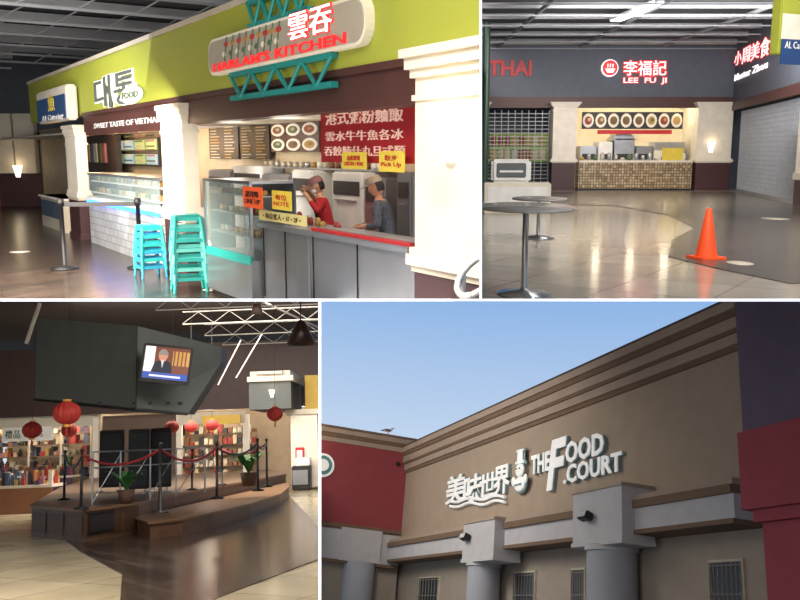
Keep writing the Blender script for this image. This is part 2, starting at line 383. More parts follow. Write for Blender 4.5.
tl2=mat('teal_plastic_light','#6fd0c6',.35); tl3=mat('blue_plastic','#2f95b8',.35)
stool_stack(189,.36,5,.98,ang=.35,cols=(teal,tl2)); stool_stack(151,.4,4,.85,ang=.6,cols=(tl3,teal))
b=B('dessert_stall_counter',P1,F1); yc=-.03; vx0=X(90,220,yc); vx1=X(161,220,yc); zk=Z(125,206,yc)
wt_t=brickmat('white_tile','#c8cacd','#b8bbbf','#83888d',.3,.12,.008,.3,rotx=math.pi/2)
b.box(vx0,vx1,yc,.6,0,zk,wt_t); b.box(vx0,vx1,yc-.03,.65,zk,zk+.06,white); b.box(vx0,vx1,yc-.04,yc-.01,zk-.06,zk-.01,neonb)
zt=Z(125,178,yc)
b.box(vx0,vx1,.5,.55,zk,zt,warm)
for z in(zk+.12,(zk+zt)/2+.1):
    b.box(vx0+.05,vx1-.05,yc+.05,.5,z,z+.02,white)
    for i in range(30):
        x=vx0+.15+i*(vx1-vx0-.3)/29; b.bbox(x-.06,x+.06,yc+.1,yc+.25,z+.02,z+.1,random.choice([RC[1],RC[8],RC[4],RC[3],RC[7]]),.01)
b.box(vx0+.02,vx1-.02,yc,yc+.01,zk+.06,zt,glass); b.box(vx0,vx1,yc,.55,zt,zt+.04,steel)
b.done()
b=B('lit_menu_board',P1,F1)
x0=X(108,150,ym);x1=X(161,150,ym);zz0=Z(140,166,ym);zz1=Z(140,138,ym); lit=mat('lit_menu','#e4e6da',.5,es=.4)
b.box(x0,x1,ym-.05,ym,zz0,zz1,menu_d)
for i in range(5):
    for j in range(2):
        a=x0+(x1-x0)*i/5+.05; c=zz0+(zz1-zz0)*j/2+.04; a1=a+(x1-x0)/5-.1; c1=c+(zz1-zz0)/2-.08; b.box(a,a1,ym-.07,ym-.05,c,c1,random.choice([lit,mat('lit_menu_green','#9fb97a',.5,es=.3),mat('lit_menu_blue','#8fb4c8',.5,es=.3)]))
        for q in range(3): b.box(a+.05,a1-.1,ym-.075,ym-.07,c+.05+q*.1,c+.08+q*.1,RC[(i+q)%8])
b.done()
b=B('caterer_box_sign',P1,F1); y=-.25
x0=X(37,110,y);x1=X(67,110,y); b.bbox(x0,x1,y,-.06,Z(52,122,y),Z(52,88,y),cream,.03); b.box(x0+.08,x1-.08,y-.015,y,Z(52,120,y),Z(52,97,y),mat('blue_sign_face','#2c4a72',.4,es=.15))
p=F1.at(52,103,y); b.text("魚",p.x,p.z,(x1-x0)*.22,.3,y-.02,yellow,.01,bold=.005); b.text("A1 Catering",p.x,p.z-.28,(x1-x0)*.7,.13,y-.02,white,.01,bold=.01)
b.done()
b=B('snack_kiosk',P1,F1); x0=X(42,215,-.05);x1=X(64,215,-.05); zk=Z(53,197,-.05)
b.box(x0,x1,-.05,.5,0,zk,cream2); b.box(x0+.1,x1-.1,-.07,-.05,.25,zk-.1,RC[2]); b.box(x0-1,x1+.4,.95,1.05,0,zb,mat('kiosk_back','#3a3436',.6)); b.bbox(x0-.05,x1+.05,-.1,.55,zk-.04,zk,white,.01)
for i in range(6): b.box(x0+.1+i*(x1-x0)/7,x0+.1+(i+.7)*(x1-x0)/7,.9,.95,1.4,1.8,RC[i])
b.done()
D=26
b=B('wall_back',P1); b.box(-34,-5,D,D+.2,0,5,darkgrey); b.box(-34,-5,D-.05,D,0,1.0,maroon); b.box(-34,-5,D-.04,D,1.9,2.2,brownw)
for px in (8,30):
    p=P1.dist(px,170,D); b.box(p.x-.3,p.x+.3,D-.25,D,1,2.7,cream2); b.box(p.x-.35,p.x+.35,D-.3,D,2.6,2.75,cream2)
b.done()
b=B('red_shopfront_shutter',P1)
p=P1.dist(-18,170,D); q=P1.dist(-1,170,D); b.box(p.x,q.x,D-.17,D-.07,0,1.9,mat('red_shop','#8e4a44',.6,es=.15))
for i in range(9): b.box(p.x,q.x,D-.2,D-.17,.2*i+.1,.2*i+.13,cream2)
b.done()
Fb=Frame(P1,Vector((0,D-.27,0)),0); sconce(P1,Fb,18,172,0,1.2,.7)
b=B('queue_barrier',P1)
pa=P1.g(65,269); pb=P1.g(141,268)
for p,h in((pa,.98),(pb,.98)):
    b.lathe(p,[(0,0),(.19,0),(.19,.02),(.05,.05),(.03,.06),(.03,h-.1),(.045,h-.1),(.045,h),(0,h)],black,16)
b.raw([pa+Vector((0,0,.93)),pb+Vector((0,0,.93)),pb+Vector((0,0,.87)),pa+Vector((0,0,.87))],[(0,1,2,3)],black)
b.done()
b=B('floor_sticker',P1)
for px,py,r in((213,290,.12),(20,252,.16)):
    p=P1.g(px,py); b.lathe(p+Vector((0,0,.004)),[(0,.002),(r,.002),(r,0)],cream,20)
b.done()
b=B('white_metal_chair',P1,F1); p=F1.at(478,275,-.7)
b.tube([(p.x+.14*math.cos(t*.4),p.y+.1*math.sin(t*.4),p.z+.11*math.sin(t*.4)) for t in range(0,17)],.02,white)
b.cyl((p.x-.14,p.y,p.z),(p.x-.14,p.y,0),.018,m=white); b.cyl((p.x+.14,p.y,p.z),(p.x+.14,p.y,0),.018,m=white); b.done()

# people ------------------------------------------------------
def person(name,P,F,pos,ang,s,shirt,pants,skinm,cap,mask,lh,rh,lean=.0,nod=.2,apron=None):
    b=B(name,P,F); L=Matrix.Translation(pos)@Matrix.Rotation(ang,4,'Z')@Matrix.Scale(s,4)
    sh=1.39
    V=[(0,0,.94),(0,-lean*.35,1.1),(0,-lean*.75,1.25),(0,-lean,1.37),(0,-lean*1.12,1.45),(0,-lean*1.25,1.53)]
    R=[(.16,.115),(.14,.1),(.165,.115),(.11,.085),(.052,.052),(.046,.048)]
    E=[(0,1),(1,2),(2,3),(3,4),(4,5)]
    def chain(start,pts,rs):
        k=start
        for p,r in zip(pts,rs): V.append(tuple(p)); R.append(r); E.append((k,len(V)-1)); k=len(V)-1
    for sx,h in((-1,lh),(1,rh)):
        S=Vector((sx*.18,-lean,sh-.02)); e=Vector(h[0]); w=Vector(h[1])
        chain(3,[S,S.lerp(e,.5),e,e.lerp(w,.5),w],[.064,.055,.045,.042,.03])
    for sx in(-1,1): chain(0,[(sx*.1,0,.84),(sx*.105,-.01,.5),(sx*.11,.03,.09),(sx*.115,-.13,.045)],[.1,.065,.045,.035])
    ws=[(Vector(lh[1]),Vector(lh[0])),(Vector(rh[1]),Vector(rh[0]))]
    def mf(c):
        if c.z>1.44 and abs(c.x)<.075: return skinm
        for w_,e_ in ws:
            if (c-w_).length<(w_-e_).length*.4: return skinm
        if c.z<.9 and min((c-w_).length for w_,_ in ws)>.15: return pants
        return shirt
    b.skin(V,E,R,mf,2,L=L)
    for k,(w_,e_) in enumerate(ws):
        d=(w_-e_).normalized(); sd=d.cross(Vector((0,-1,0.3))).normalized(); n=sd.cross(d).normalized()
        b.skin([tuple(w_-d*.02),tuple(w_+d*.045),tuple(w_+d*.09)],[(0,1),(1,2)],[(.028,.028),(.04,.022),(.04,.019)],skinm,2,L=L)
        for i,(o,l) in enumerate(((-.03,.07),(-.01,.088),(.01,.082),(.029,.065))):
            r0=w_+d*.07+sd*o; b.skin([tuple(r0),tuple(r0+d*l*.55+n*.006),tuple(r0+d*l*.95+n*l*.35)],[(0,1),(1,2)],[.0105,.01,.008],skinm,1,L=L)
        r0=w_+d*.025-sd*.02; b.skin([tuple(r0),tuple(r0+d*.028-sd*.028),tuple(r0+d*.06-sd*.034+n*.015)],[(0,1),(1,2)],[.013,.011,.009],skinm,1,L=L)
    HL=L@Matrix.Translation((0,-lean*1.3-.02,1.60))@Matrix.Rotation(nod,4,'X')
    seg=24;n=16;v=[]
    for j in range(n+1):
        a=-math.pi/2+math.pi*j/n; z=math.sin(a)
        for i in range(seg):
            t=2*math.pi*i/seg; x=.076*math.cos(a)*math.cos(t); y=.094*math.cos(a)*math.sin(t); zz=.116*z
            if z<-.1: x*=1+.28*(z+.1); y*=1+.12*(z+.1)
            fr=max(0,-y/.094)
            if abs(zz+.018)<.03 and abs(x)<.022: y-=.016*fr*(1-abs(zz+.02)/.032)
            if abs(zz-.012)<.02 and .018<abs(x)<.045: y+=.006*fr
            if zz<-.07: y-=.012*fr
            v.append((x,y,zz))
    G=[(j*seg+i,j*seg+(i+1)%seg,(j+1)*seg+(i+1)%seg,(j+1)*seg+i) for j in range(n) for i in range(seg)]
    b.raw(v,G,skinm,True,L=HL)
    for u in(-1,1):
        b.ball((u*.03,-.081,.012),(.013,.008,.007),white,10,L=HL); b.ball((u*.03,-.087,.012),(.006,.004,.006),black,8,L=HL)
        b.ball((u*.03,-.085,.03),(.018,.006,.004),hairm,8,L=HL); b.ball((u*.077,.008,-.005),(.01,.018,.028),skinm,10,L=HL)
    b.ball((0,-.096,-.022),(.014,.014,.013),skinm,10,L=HL); b.ball((0,-.084,-.055),(.024,.009,.007),lipm,10,L=HL)
    v=[]
    for j in range(n+1):
        a=-math.pi/2+math.pi*j/n
        for i in range(seg):
            t=2*math.pi*i/seg; v.append((.083*math.cos(a)*math.cos(t),.004+.1*math.cos(a)*math.sin(t),.122*math.sin(a)))
    fs=[]
    for f in G:
        c=sum((Vector(v[q]) for q in f),Vector())/4
        if c.z>.055 or (c.y>.02 and c.z>-.06): fs.append(f)
    b.raw(v,fs,hairm,True,L=HL)
    if cap:
        v=[]
        for j in range(7):
            a=math.pi/2*j/6
            for i in range(seg):
                t=2*math.pi*i/seg; v.append((.09*math.cos(a)**.6*math.cos(t),.106*math.cos(a)**.6*math.sin(t),.045+.095*math.sin(a)))
        b.raw(v,[(j*seg+i,j*seg+(i+1)%seg,(j+1)*seg+(i+1)%seg,(j+1)*seg+i) for j in range(6) for i in range(seg)],cap,True,L=HL)
        v=[];m_=10
        for k in(0,1):
            for i in range(m_+1):
                t=math.pi+math.pi*i/m_; v.append((.085*math.cos(t),-.04+(.1+.07*k)*math.sin(t)*(1 if k else .6),.05-.012*k))
        b.raw(v,[(i,i+1,m_+2+i,m_+1+i) for i in range(m_)],cap,True,L=HL)
    if mask: b.ball((0,-.055,-.048),(.064,.052,.042),mask,14,L=HL)
    if apron:
        v=[]
        for z,w in((1.28,.09),(1.15,.13),(.95,.16),(.6,.17)):
            for i in range(7):
                t=-1+i/3; y=-.125-lean*min(1,max(0,(z-.9)/.45))+.05*t*t; v.append((w*t,y-.01,z))
        b.raw(v,[(j*7+i,j*7+i+1,(j+1)*7+i+1,(j+1)*7+i) for j in range(3) for i in range(6)],apron,True,L=L)
    b.done()
pp=F1.at(330,186,.72); s1=pp.z/1.60
person('cook_in_red',P1,F1,(pp.x,.72,0),-.55,s1,mat('red_shirt','#b3202a',.7),black,skin2,mat('grey_red_cap','#8c5f60',.7),white,
 ((-.38,-.15,1.28),(-.2,-.3,1.5)),((.38,-.15,1.28),(.2,-.3,1.47)),lean=.12,nod=.35,apron=mat('dark_apron','#2b2b30',.7))
pp=F1.at(392,187,.72); s1=pp.z/1.60
person('cook_in_plaid',P1,F1,(pp.x,.72,0),-.8,s1,mat('dark_plaid','#464a54',.8,var=.5,scale=30),black,skin,mat('beige_cap','#9a8f7e',.7),None,
 ((-.27,-.1,1.16),(-.13,-.33,1.12)),((.28,-.1,1.16),(.12,-.33,1.13)),lean=.14,nod=.35)

# ================================================================== TOP RIGHT SET
tilef=brickmat('marble_tile_floor','#bdb4a3','#ada393','#857b6b',1.2,1.2,.008,.14,rotz=.6,noise=.35,offset=0)
fl2=brickmat('grey_plank_floor','#615950','#524b45','#38332f',1.6,.22,.006,.24,rotz=.15)
b=B('floor',P2); b.box(0,30,4,46,-.05,0,tilef); b.done()
b=B('floor_plank_inlay',P2)
pts=[P2.g(*q) for q in((482,192),(730,192),(830,206),(830,283),(790,284),(722,270),(668,257),(672,240),(695,228),(668,215),(615,206),(482,203))]
b.pz([(p.x,p.y) for p in pts][::-1],.0,.012,fl2); b.done()
F2=Frame(P2,P2.g(630,190),0); X,Z=F2.X,F2.Z
slate=mat('slate_wall','#565c68',.6)
ztop=Z(600,42)
b=B('wall_back',P2,F2)
b.box(X(470,100),X(735,100),0,.4,Z(600,101),ztop,slate)
b.box(X(470,100),X(735,100),-.08,0,Z(600,108),Z(600,97),brownw); b.box(X(470,100),X(735,100),-.1,.4,ztop-.1,ztop+.1,cream2)
b.done()
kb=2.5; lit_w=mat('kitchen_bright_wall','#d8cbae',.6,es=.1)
b=B('wall_noodle_kitchen',P2,F2)
b.box(X(470,100),X(572,100),3.0,3.2,0,Z(600,101),darkgrey)
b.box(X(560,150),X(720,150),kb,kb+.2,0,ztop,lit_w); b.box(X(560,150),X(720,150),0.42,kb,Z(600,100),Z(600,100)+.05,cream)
for px in(568,700): b.box(X(px,150),X(px,150)+.15,.42,kb,0,Z(600,100),cream)
b.box(X(725,150),X(745,150)+1,.9,1.0,0,ztop,slate)
b.done()
def col2(px0,px1,top,F=F2):
    x0=X(px0,150);x1=X(px1,150); zt=Z((px0+px1)/2,top); zw=Z((px0+px1)/2,160)
    column(x0,x1,zt,'wall_pilaster',P2,F,-.35,.38,zw,k=1.8)
col2(551,574,104); col2(694,728,104); col2(470,486,104)
sconce(P2,F2,711,148,-.35,1.4,.6)
b=B('ceiling',P2); b.box(0,34,8,52,6.4,6.5,mat('ceiling_panel_2','#4f5154',.8)); b.done()
b=B('trim_2',P2)
for i in range(9):
    y=22+i*2.2; b.box(1,30,y,y+.12,6.2,6.38,joist); b.box(1,30,y,y+.05,5.95,6.0,joist)
for x in(5,8.5,12,15.5,19): b.cyl((x,12,6.1),(x-1,45,6.1),.07,m=joist)
b.done()
b=B('fluorescent_ceiling_lamp',P2); p=P2.ray(638,12); t=(6.1-EYE)/p.z; p=EYEV+p*t
L=Matrix.Translation(p)@Matrix.Rotation(.15,4,'Z'); b.box(-.2,.2,-1.9,1.9,0,.1,white,L=L); b.box(-.17,.17,-1.85,1.85,-.03,0,tubew,L=L); b.done()
redg2=mat('sign_red_bright','#f02428',.5,es=.8); whg=mat('sign_white_glow','#fff4f4',.5,es=.9)
def T2(b,F,txt,cx,cy,w,h,m,y,bold=0,d=.03):
    x0=F.X(cx-w/2,cy,y);x1=F.X(cx+w/2,cy,y); z0=F.Z(cx,cy+h/2,y);z1=F.Z(cx,cy-h/2,y)
    b.text(txt,(x0+x1)/2,(z0+z1)/2,x1-x0,z1-z0,y,m,d,bold=bold)
b=B('thai_sign',P2,F2); T2(b,F2,"THAI",510,68,44,16,mat('sign_dull_red','#a3252b',.5,es=.15),-.05,.04,.06); b.done()
b=B('noodle_house_sign',P2,F2); T2(b,F2,"李福記",645,68,45,17,redg2,-.05,.05,.06); T2(b,F2,"李福記",645,68,43,15,whg,-.1,.005,.03)
T2(b,F2,"LEE  FU  JI",645,81,44,8,redg2,-.05,.05,.06); T2(b,F2,"LEE  FU  JI",645,81,43,6.5,whg,-.1,.005,.03)
p=F2.at(610,68,-.12); r=.36
b.cyl((p.x,-.12,p.z),(p.x,-.0,p.z),r,m=whg,seg=24); b.cyl((p.x,-.16,p.z),(p.x,-.12,p.z),r*.88,m=redg2,seg=24)
b.px([(p.x-.22,p.z-.03),(p.x+.22,p.z-.03),(p.x+.12,p.z-.2),(p.x-.12,p.z-.2)],-.2,-.16,whg)
for i in range(3): b.box(p.x-.13+i*.11,p.x-.09+i*.11,-.2,-.16,p.z+.02,p.z+.17,whg)
b.done()
plates('dish_photo_board',F2,P2,X(582,120,1),X(683,120,1),Z(632,129,1),Z(632,112,1),8,1,1.0,menu_d)
b=B('wall_menu_panel',P2,F2)
b.box(X(598,130,1),X(672,130,1),1.0,1.1,Z(632,134,1),Z(632,130,1),redm); b.box(X(490,140,.5),X(548,140,.5),.5,.6,Z(520,162),Z(520,133),mat('green_menu','#7a9444',.5,es=.12))
for i in range(8):
    for j in range(2): x=X(491+i*7,140,.5); b.box(x,x+.22,.46,.5,Z(520,160)+j*.6,Z(520,160)+.45+j*.6,random.choice([RC[1],RC[8],RC[3],RC[0]]))
b.done()
mosaic=brickmat('mosaic_tile','#84694c','#c2b290','#54412e',.12,.12,.012,.35,rotx=math.pi/2,noise=.15,offset=0)
zc=Z(632,162)
b=B('mosaic_tile_counter',P2,F2); b.box(X(575,175)+.1,X(692,175)-.1,-.25,.35,.08,zc,mosaic); b.bbox(X(575,175)+.1,X(692,175)-.1,-.32,.37,zc-.02,zc+.07,cream,.01); b.box(X(577,175),X(690,175),-.2,.3,0,.08,black); b.done()
b=B('steel_cooking_line',P2,F2)
for a,c,t,mm in((580,596,146,steel),(598,612,142,white),(614,634,138,steel),(636,652,146,steel_d),(654,684,142,steel)):
    x0=X(a,150,1.4);x1=X(c,150,1.4); b.bbox(x0,x1,1.3,2.3,.0,Z((a+c)/2,t,1.4),mm,.03); b.box(x0+.08,x1-.08,1.27,1.3,zc+.1,zc+.35,menu_d)
b.px([(X(612,130,1.4),Z(620,140,1.4)),(X(636,130,1.4),Z(620,140,1.4)),(X(630,130,1.4),Z(620,133,1.4)),(X(617,130,1.4),Z(620,133,1.4))],1.3,2.4,steel)
b.done()
b=B('countertop_jars',P2,F2)
for i in range(16):
    x=X(580,160)+i*(X(688,160)-X(580,160))/16; h=random.uniform(.12,.35); b.lathe((x+.1,.05,zc+.07),[(0,0),(.09,0),(.09,h*.8),(.04,h),(0,h)],random.choice([white,steel,RC[0],RC[1],RC[4],RC[3]]),8)
b.box(X(655,150,.05),X(676,150,.05),0.15,.3,zc+.07,zc+.5,cream); b.box(X(663,140,-.1),X(684,140,-.1),-.1,-.08,zc+.07,zc+.6,yellow)
b.done()
def shutter(P,F,x0,x1,z0,z1,y,name='roll_up_grille_shutter'):
    b=B(name,P,F); n=int((z1-z0)/.16)
    for i in range(n): z=z0+(z1-z0)*i/n; b.box(x0,x1,y,y+.03,z,z+.025,grille)
    m=int((x1-x0)/.28)
    for i in range(m+1): x=x0+(x1-x0)*i/max(m,1); b.box(x-.012,x+.012,y-.02,y+.04,z0,z1,grille)
    b.box(x0,x1,y-.04,y+.06,z0,z0+.12,steel); b.done()
shutter(P2,F2,X(488,150),X(549,150),0,Z(520,110),.2)
F2d=P2.ray(560,153); F2r=Frame(P2,F2.T@Vector((X(729,150),-.1,0)),math.atan2(-F2d.y,-F2d.x))
xr1=F2r.X(830,150); zt=F2r.Z(765,103)
b=B('wall_right',P2,F2r); b.box(0,xr1,0,.4,F2r.Z(765,96),F2r.Z(745,33),slate); b.box(0,xr1,-.08,0,F2r.Z(765,103),F2r.Z(765,93),brownw)
b.box(0,xr1,.5,.6,0,F2r.Z(765,96),darkgrey); b.done()
shutter(P2,F2r,F2r.X(737,150),F2r.X(796,150),0,F2r.Z(765,105),.1)
b=B('wall_pilaster',P2,F2r); x0=F2r.X(796,160,-.15); b.box(x0,x0+2,-.15,.38,.9,zt-.02,cream); b.box(x0,x0+2,-.15,.38,0,.9,maroon); b.box(x0-.05,x0+2,-.2,.38,.8,1,cream2); b.done()
b=B('dumpling_house_sign',P2,F2r)
for ch,px,py,w_,h_ in(("小",738,58,7,14),("周",746,55,8,16),("美",755,51,9,18),("食",765,47,10,20)):
    T2(b,F2r,ch,px,py,w_,h_,redg2,-.05,.045,.04); T2(b,F2r,ch,px,py,w_*.94,h_*.92,whg,-.08,.0,.02)
T2(b,F2r,"Master Zhou",751,71,32,7,whg,-.06,.01,.03); b.done()
b=B('hanging_box_sign',P2); p=P2.dist(795,26,20); L=Matrix.Translation(p)@Matrix.Rotation(.35,4,'Z')
b.bbox(-.42,1.5,0,.3,-.62,.62,lime,.03,L=L); b.box(-.38,1.45,-.03,0,-.3,.25,cream,L=L); b.box(-.38,1.45,-.05,-.02,-.85,-.3,mat('blue_sign2','#24406c',.5,es=.2),L=L)
b.text("AL Catering",.1,-.45,.8,.2,-.06,white,.01,L=L); b.cyl((.2,.1,.6),(.2,.1,2.2),.03,m=black,L=L); b.done()
b=B('green_post',P2); p=P2.g(484,196); dg=mat('dark_green_paint','#1f3a2b',.4); b.cyl(p,p+Vector((0,0,6.3)),.14,m=dg,seg=16); b.cyl(p,p+Vector((0,0,.12)),.22,m=dg,seg=16); b.done()
def bar_table(px,py,rtop,h,top_m,name='cafe_table'):
    g=P2.g(px,py); b=B(name,P2)
    b.lathe(g,[(0,0),(.3,0),(.31,.015),(.05,.05),(.035,.08),(.035,h-.06),(.1,h-.04),(.1,h-.03)],steel,24,sy=1.3)
    b.lathe(g+Vector((0,0,h-.03)),[(0,0),(rtop,0),(rtop+.01,.015),(rtop,.03),(0,.03)],top_m,40,sy=1.5)
    b.done()
ttop=mat('grey_table_top','#a7a49e',.15)
dd=P2.g(524,294); bar_table(524,294,.54,P2.dist(524,206,dd.y).z,ttop)
g1=P2.g(538,238); bar_table(538,238,.5,P2.dist(538,198,g1.y).z,mat('grey_table_top_2','#8d8a86',.2))
g=P2.g(706,259); b=B('traffic_cone',P2); s=g.y/FPX
oc=mat('cone_orange','#ff5a22',.45,es=.12); L=Matrix.Translation(g)@Matrix.Rotation(.3,4,'Z')
b.bbox(-14*s,14*s,-14*s,14*s,0,3*s,oc,.01,L=L); H=48*s
b.lathe((0,0,3*s),[(11*s,0),(10.5*s,2*s),(2.8*s,H-2*s),(2*s,H),(1.2*s,H),(1.2*s,H-3*s)],oc,24,L=L); b.done()
b=B('tray_return_bin',P2); g=P2.g(516,214); s=g.y/FPX; L=Matrix.Translation(g)@Matrix.Rotation(-.08,4,'Z')
b.bbox(-32*s,34*s,0,.7,.0,31*s,cream,.03,L=L); b.bbox(-25*s,14*s,.05,.65,31*s,54*s,white,.06,L=L)
b.bbox(-20*s,9*s,.02,.06,36*s,50*s,mat('hatch_dark','#5e6468',.3),.02,L=L); b.box(-17*s,6*s,.0,.03,41*s,43*s,white,L=L)
b.box(-28*s,30*s,-.02,0,3*s,27*s,white,L=L); b.done()
b=B('floor_sticker',P2)
for px,py,r in((740,264,.18),(775,219,.3)):
    p=P2.g(px,py); b.lathe(p+Vector((0,0,.014)),[(0,.002),(r,.002),(r,0)],cream2,24,sy=1.5)
b.done()

# ================================================================== BOTTOM LEFT SET : stage
tile3=brickmat('beige_tile_floor','#cdc0a2','#bbae8f','#92866c',1.1,1.1,.008,.18,rotz=.5,noise=.4,offset=0)
wood3=brickmat('stage_area_planks','#64554a','#45392f','#2b2420',1.3,.16,.01,.2,rotz=.9)
b=B('floor',P3); b.box(-34,12,3,52,-.05,0,tile3); b.done()
b=B('floor_plank_inlay',P3)
pts=[P3.g(*q) for q in((60,536),(34,528),(100,497),(280,486),(330,540),(330,546),(318,560),(205,603),(120,603),(122,575),(80,552))]
b.pz([(p.x,p.y) for p in pts][::-1],0,.012,wood3); b.done()
D3=34.0; F3=Frame(P3,Vector((0,D3,0)),0); X,Z=F3.X,F3.Z
br3=mat('chocolate_wall','#41302e',.6); g3=mat('charcoal_bulkhead','#4d5251',.6); cl3=mat('ceiling_brown','#332a26',.8)
b=B('wall_back',P3,F3)
b.box(X(-20,400),X(330,400),0,.3,Z(150,412),Z(150,345),br3); b.done()
b=B('wall_shops',P3,F3)
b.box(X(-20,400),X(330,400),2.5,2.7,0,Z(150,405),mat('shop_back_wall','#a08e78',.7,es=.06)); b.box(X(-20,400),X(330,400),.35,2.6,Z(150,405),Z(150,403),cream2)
b.box(X(97,430),X(176,430),.6,.8,0,Z(150,414),mat('dim_shop_wall','#5d4c42',.7))
b.done()
b=B('ceiling',P3); b.box(-34,14,8,50,6.1,6.2,cl3); b.done()
wtr=mat('white_truss','#a39f98',.5)
b=B('ceiling_truss',P3)
for i in range(5):
    y=21+i*3; b.cyl((-7,y,5.95),(8,y,5.95),.025,m=wtr,seg=6); b.cyl((-7,y,5.55),(8,y,5.55),.022,m=wtr,seg=6)
    for k in range(14): x=-7+k*1.0; b.cyl((x,y,5.57),(x+.5,y,5.93),.012,m=wtr,seg=4); b.cyl((x+.5,y,5.93),(x+1,y,5.57),.012,m=wtr,seg=4)
for x in(-5.5,-3,-1): b.cyl((x,16,5.8),(x+3,34,5.8),.035,m=wtr)
b.done()
b=B('ceiling_strut',P3)
for (q0,q1,yy,rr) in(((40,303),(26,344),15.5,.04),((218,385),(241,340),26,.022),((236,378),(262,334),26,.022)): b.cyl(P3.dist(*q0,yy),P3.dist(*q1,yy),rr,m=wtr,seg=8)
b.done()
def d3(px,py,y): return P3.dist(px,py,y)
b=B('hanging_bulkhead',P3)
A=[d3(37,318,17),d3(138,326,16),d3(222,347,17),d3(221,363,17),d3(188,414,16.4),d3(136,410,16),d3(35,400,17)]
bk=[v+Vector((0,.5,0)) for v in A]
V=[v[:] for v in A]+[v[:] for v in bk]
b.raw(V,[(0,6,5,1),(1,5,4,3,2)],g3); b.raw(V,[(7,8,12,13),(8,9,10,11,12)],g3)
b.raw(V,[(i,(i+1)%7,(i+1)%7+7,i+7) for i in range(7)],g3)
b.tube([d3(137,329,15.96),d3(136,409,15.96)],.012,mat('seam_dark','#2a2d2b'))
b.tube([A[6]+Vector((0,-.02,0)),A[5]+Vector((0,-.02,0)),A[4]+Vector((0,-.02,0))],.03,black)
for px in(100,134,150,168,180): b.cyl(d3(px,405,15.9),d3(px,402,15.9),.04,m=black)
b.done()
b=B('hanging_television',P3); c=d3(166.5,363.5,15.6); L=Matrix.Translation(c)@Matrix.Rotation(.12,4,'Z')@Matrix.Rotation(.13,4,'Y')
s=15.6/FPX; w=22*s; h=16*s
tvbg=mat('tv_bg','#6b3a2c',.3,es=.5)
b.bbox(-w-.05,w+.05,0,.09,-h-.07,h+.05,black,.02,L=L); b.box(-w,w,-.01,0,-h,h,tvbg,L=L)
tvs=mat('tv_suit','#1a2238',.4,es=.2); tvf=mat('tv_face','#c08a74',.4,es=.5); tvb=mat('tv_blue','#2b4fa8',.4,es=.6); tvw=mat('tv_white','#d8d8e0',.4,es=.6); tvg=mat('tv_gold','#b98e4a',.4,es=.5)
b.box(-w,-w*.55,-.015,-.01,-h*.6,h,tvw,L=L); b.box(w*.25,w,-.015,-.01,-h*.1,h*.8,tvg,L=L)
for k in range(4): b.box(w*.3+k*w*.17,w*.36+k*w*.17,-.02,-.015,-h*.1,h*.8,tvbg,L=L)
b.px([(-w*.65,-h*.6),(w*.3,-h*.6),(w*.22,.0),(-w*.05,h*.2),(-w*.25,h*.2),(-w*.52,0)][::-1],-.025,-.02,tvs,L=L)
b.px([(-w*.17+.085*math.cos(t*.6),h*.45+.11*math.sin(t*.6)) for t in range(10)][::-1],-.03,-.025,tvf,L=L)
b.px([(-w*.17+.09*math.cos(t*.35),h*.5+.11*math.sin(t*.35)) for t in range(10)][::-1],-.034,-.03,mat('tv_hair','#8f8a86',.4,es=.3),L=L)
b.px([(-w*.25,h*.2),(-w*.1,h*.2),(-w*.17,-h*.3)],-.03,-.025,tvw,L=L)
b.box(-w,w,-.03,-.02,-h,-h*.62,tvb,L=L); b.box(-w*.7,w*.7,-.035,-.03,-h*.88,-h*.76,tvw,L=L)
b.cyl((0,.12,h-.1),(0,.4,h-.1),.03,m=black,L=L); b.box(-.2,.2,.09,.35,-.1,.1,black,L=L); b.done()
b=B('wall_alcove',P3,F3)
def bx(b,F,a,c,t,q,y0,y1,m):
    pm=(a+c)/2; b.box(F.X(a,(t+q)/2,y0),F.X(c,(t+q)/2,y0),y0,y1,F.Z(pm,q,y0),F.Z(pm,t,y0),m)
bx(b,F3,249,291,381,409,-4,-1,g3); bx(b,F3,247,293,376,381,-4.2,-1,cream2); bx(b,F3,250,290,371,376,-4.1,-1,cream2); bx(b,F3,256,282,371,374,-4.3,-4,cream2)
bx(b,F3,291,318,414,487,-3,-1,cream); bx(b,F3,305,330,375,409,-3.0,-1,mat('ochre_wall','#a88c2f',.6)); bx(b,F3,285,330,409,414,-3.1,-1,cream2)
b.done()
b=B('fire_extinguisher_cabinet',P3,F3); x=X(300,460,-3.05); b.bbox(x-.15,x+.15,-3.15,-3.01,1.0,1.5,redm,.02); b.box(x-.1,x+.1,-3.17,-3.15,1.1,1.4,white); b.done()
Fc=Frame(P3,Vector((0,D3-4,0)),0); sconce(P3,Fc,272,394,0,.9)
b=B('pendant_lamp',P3)
for px,py,y,r in((301,333,20,.36),(257,309,22,.16)):
    p=d3(px,py,y)
    b.lathe(p,[(.02,.35*r/.4),(.1,.3*r/.4),(r,-.3*r/.4),(r*.95,-.3*r/.4),(.08,.25*r/.4)],mat('pendant_bronze','#3a241b',.4),20); b.cyl(p+Vector((0,0,.3*r)),Vector((p.x,p.y,6.1)),.015,m=black)
b.done()
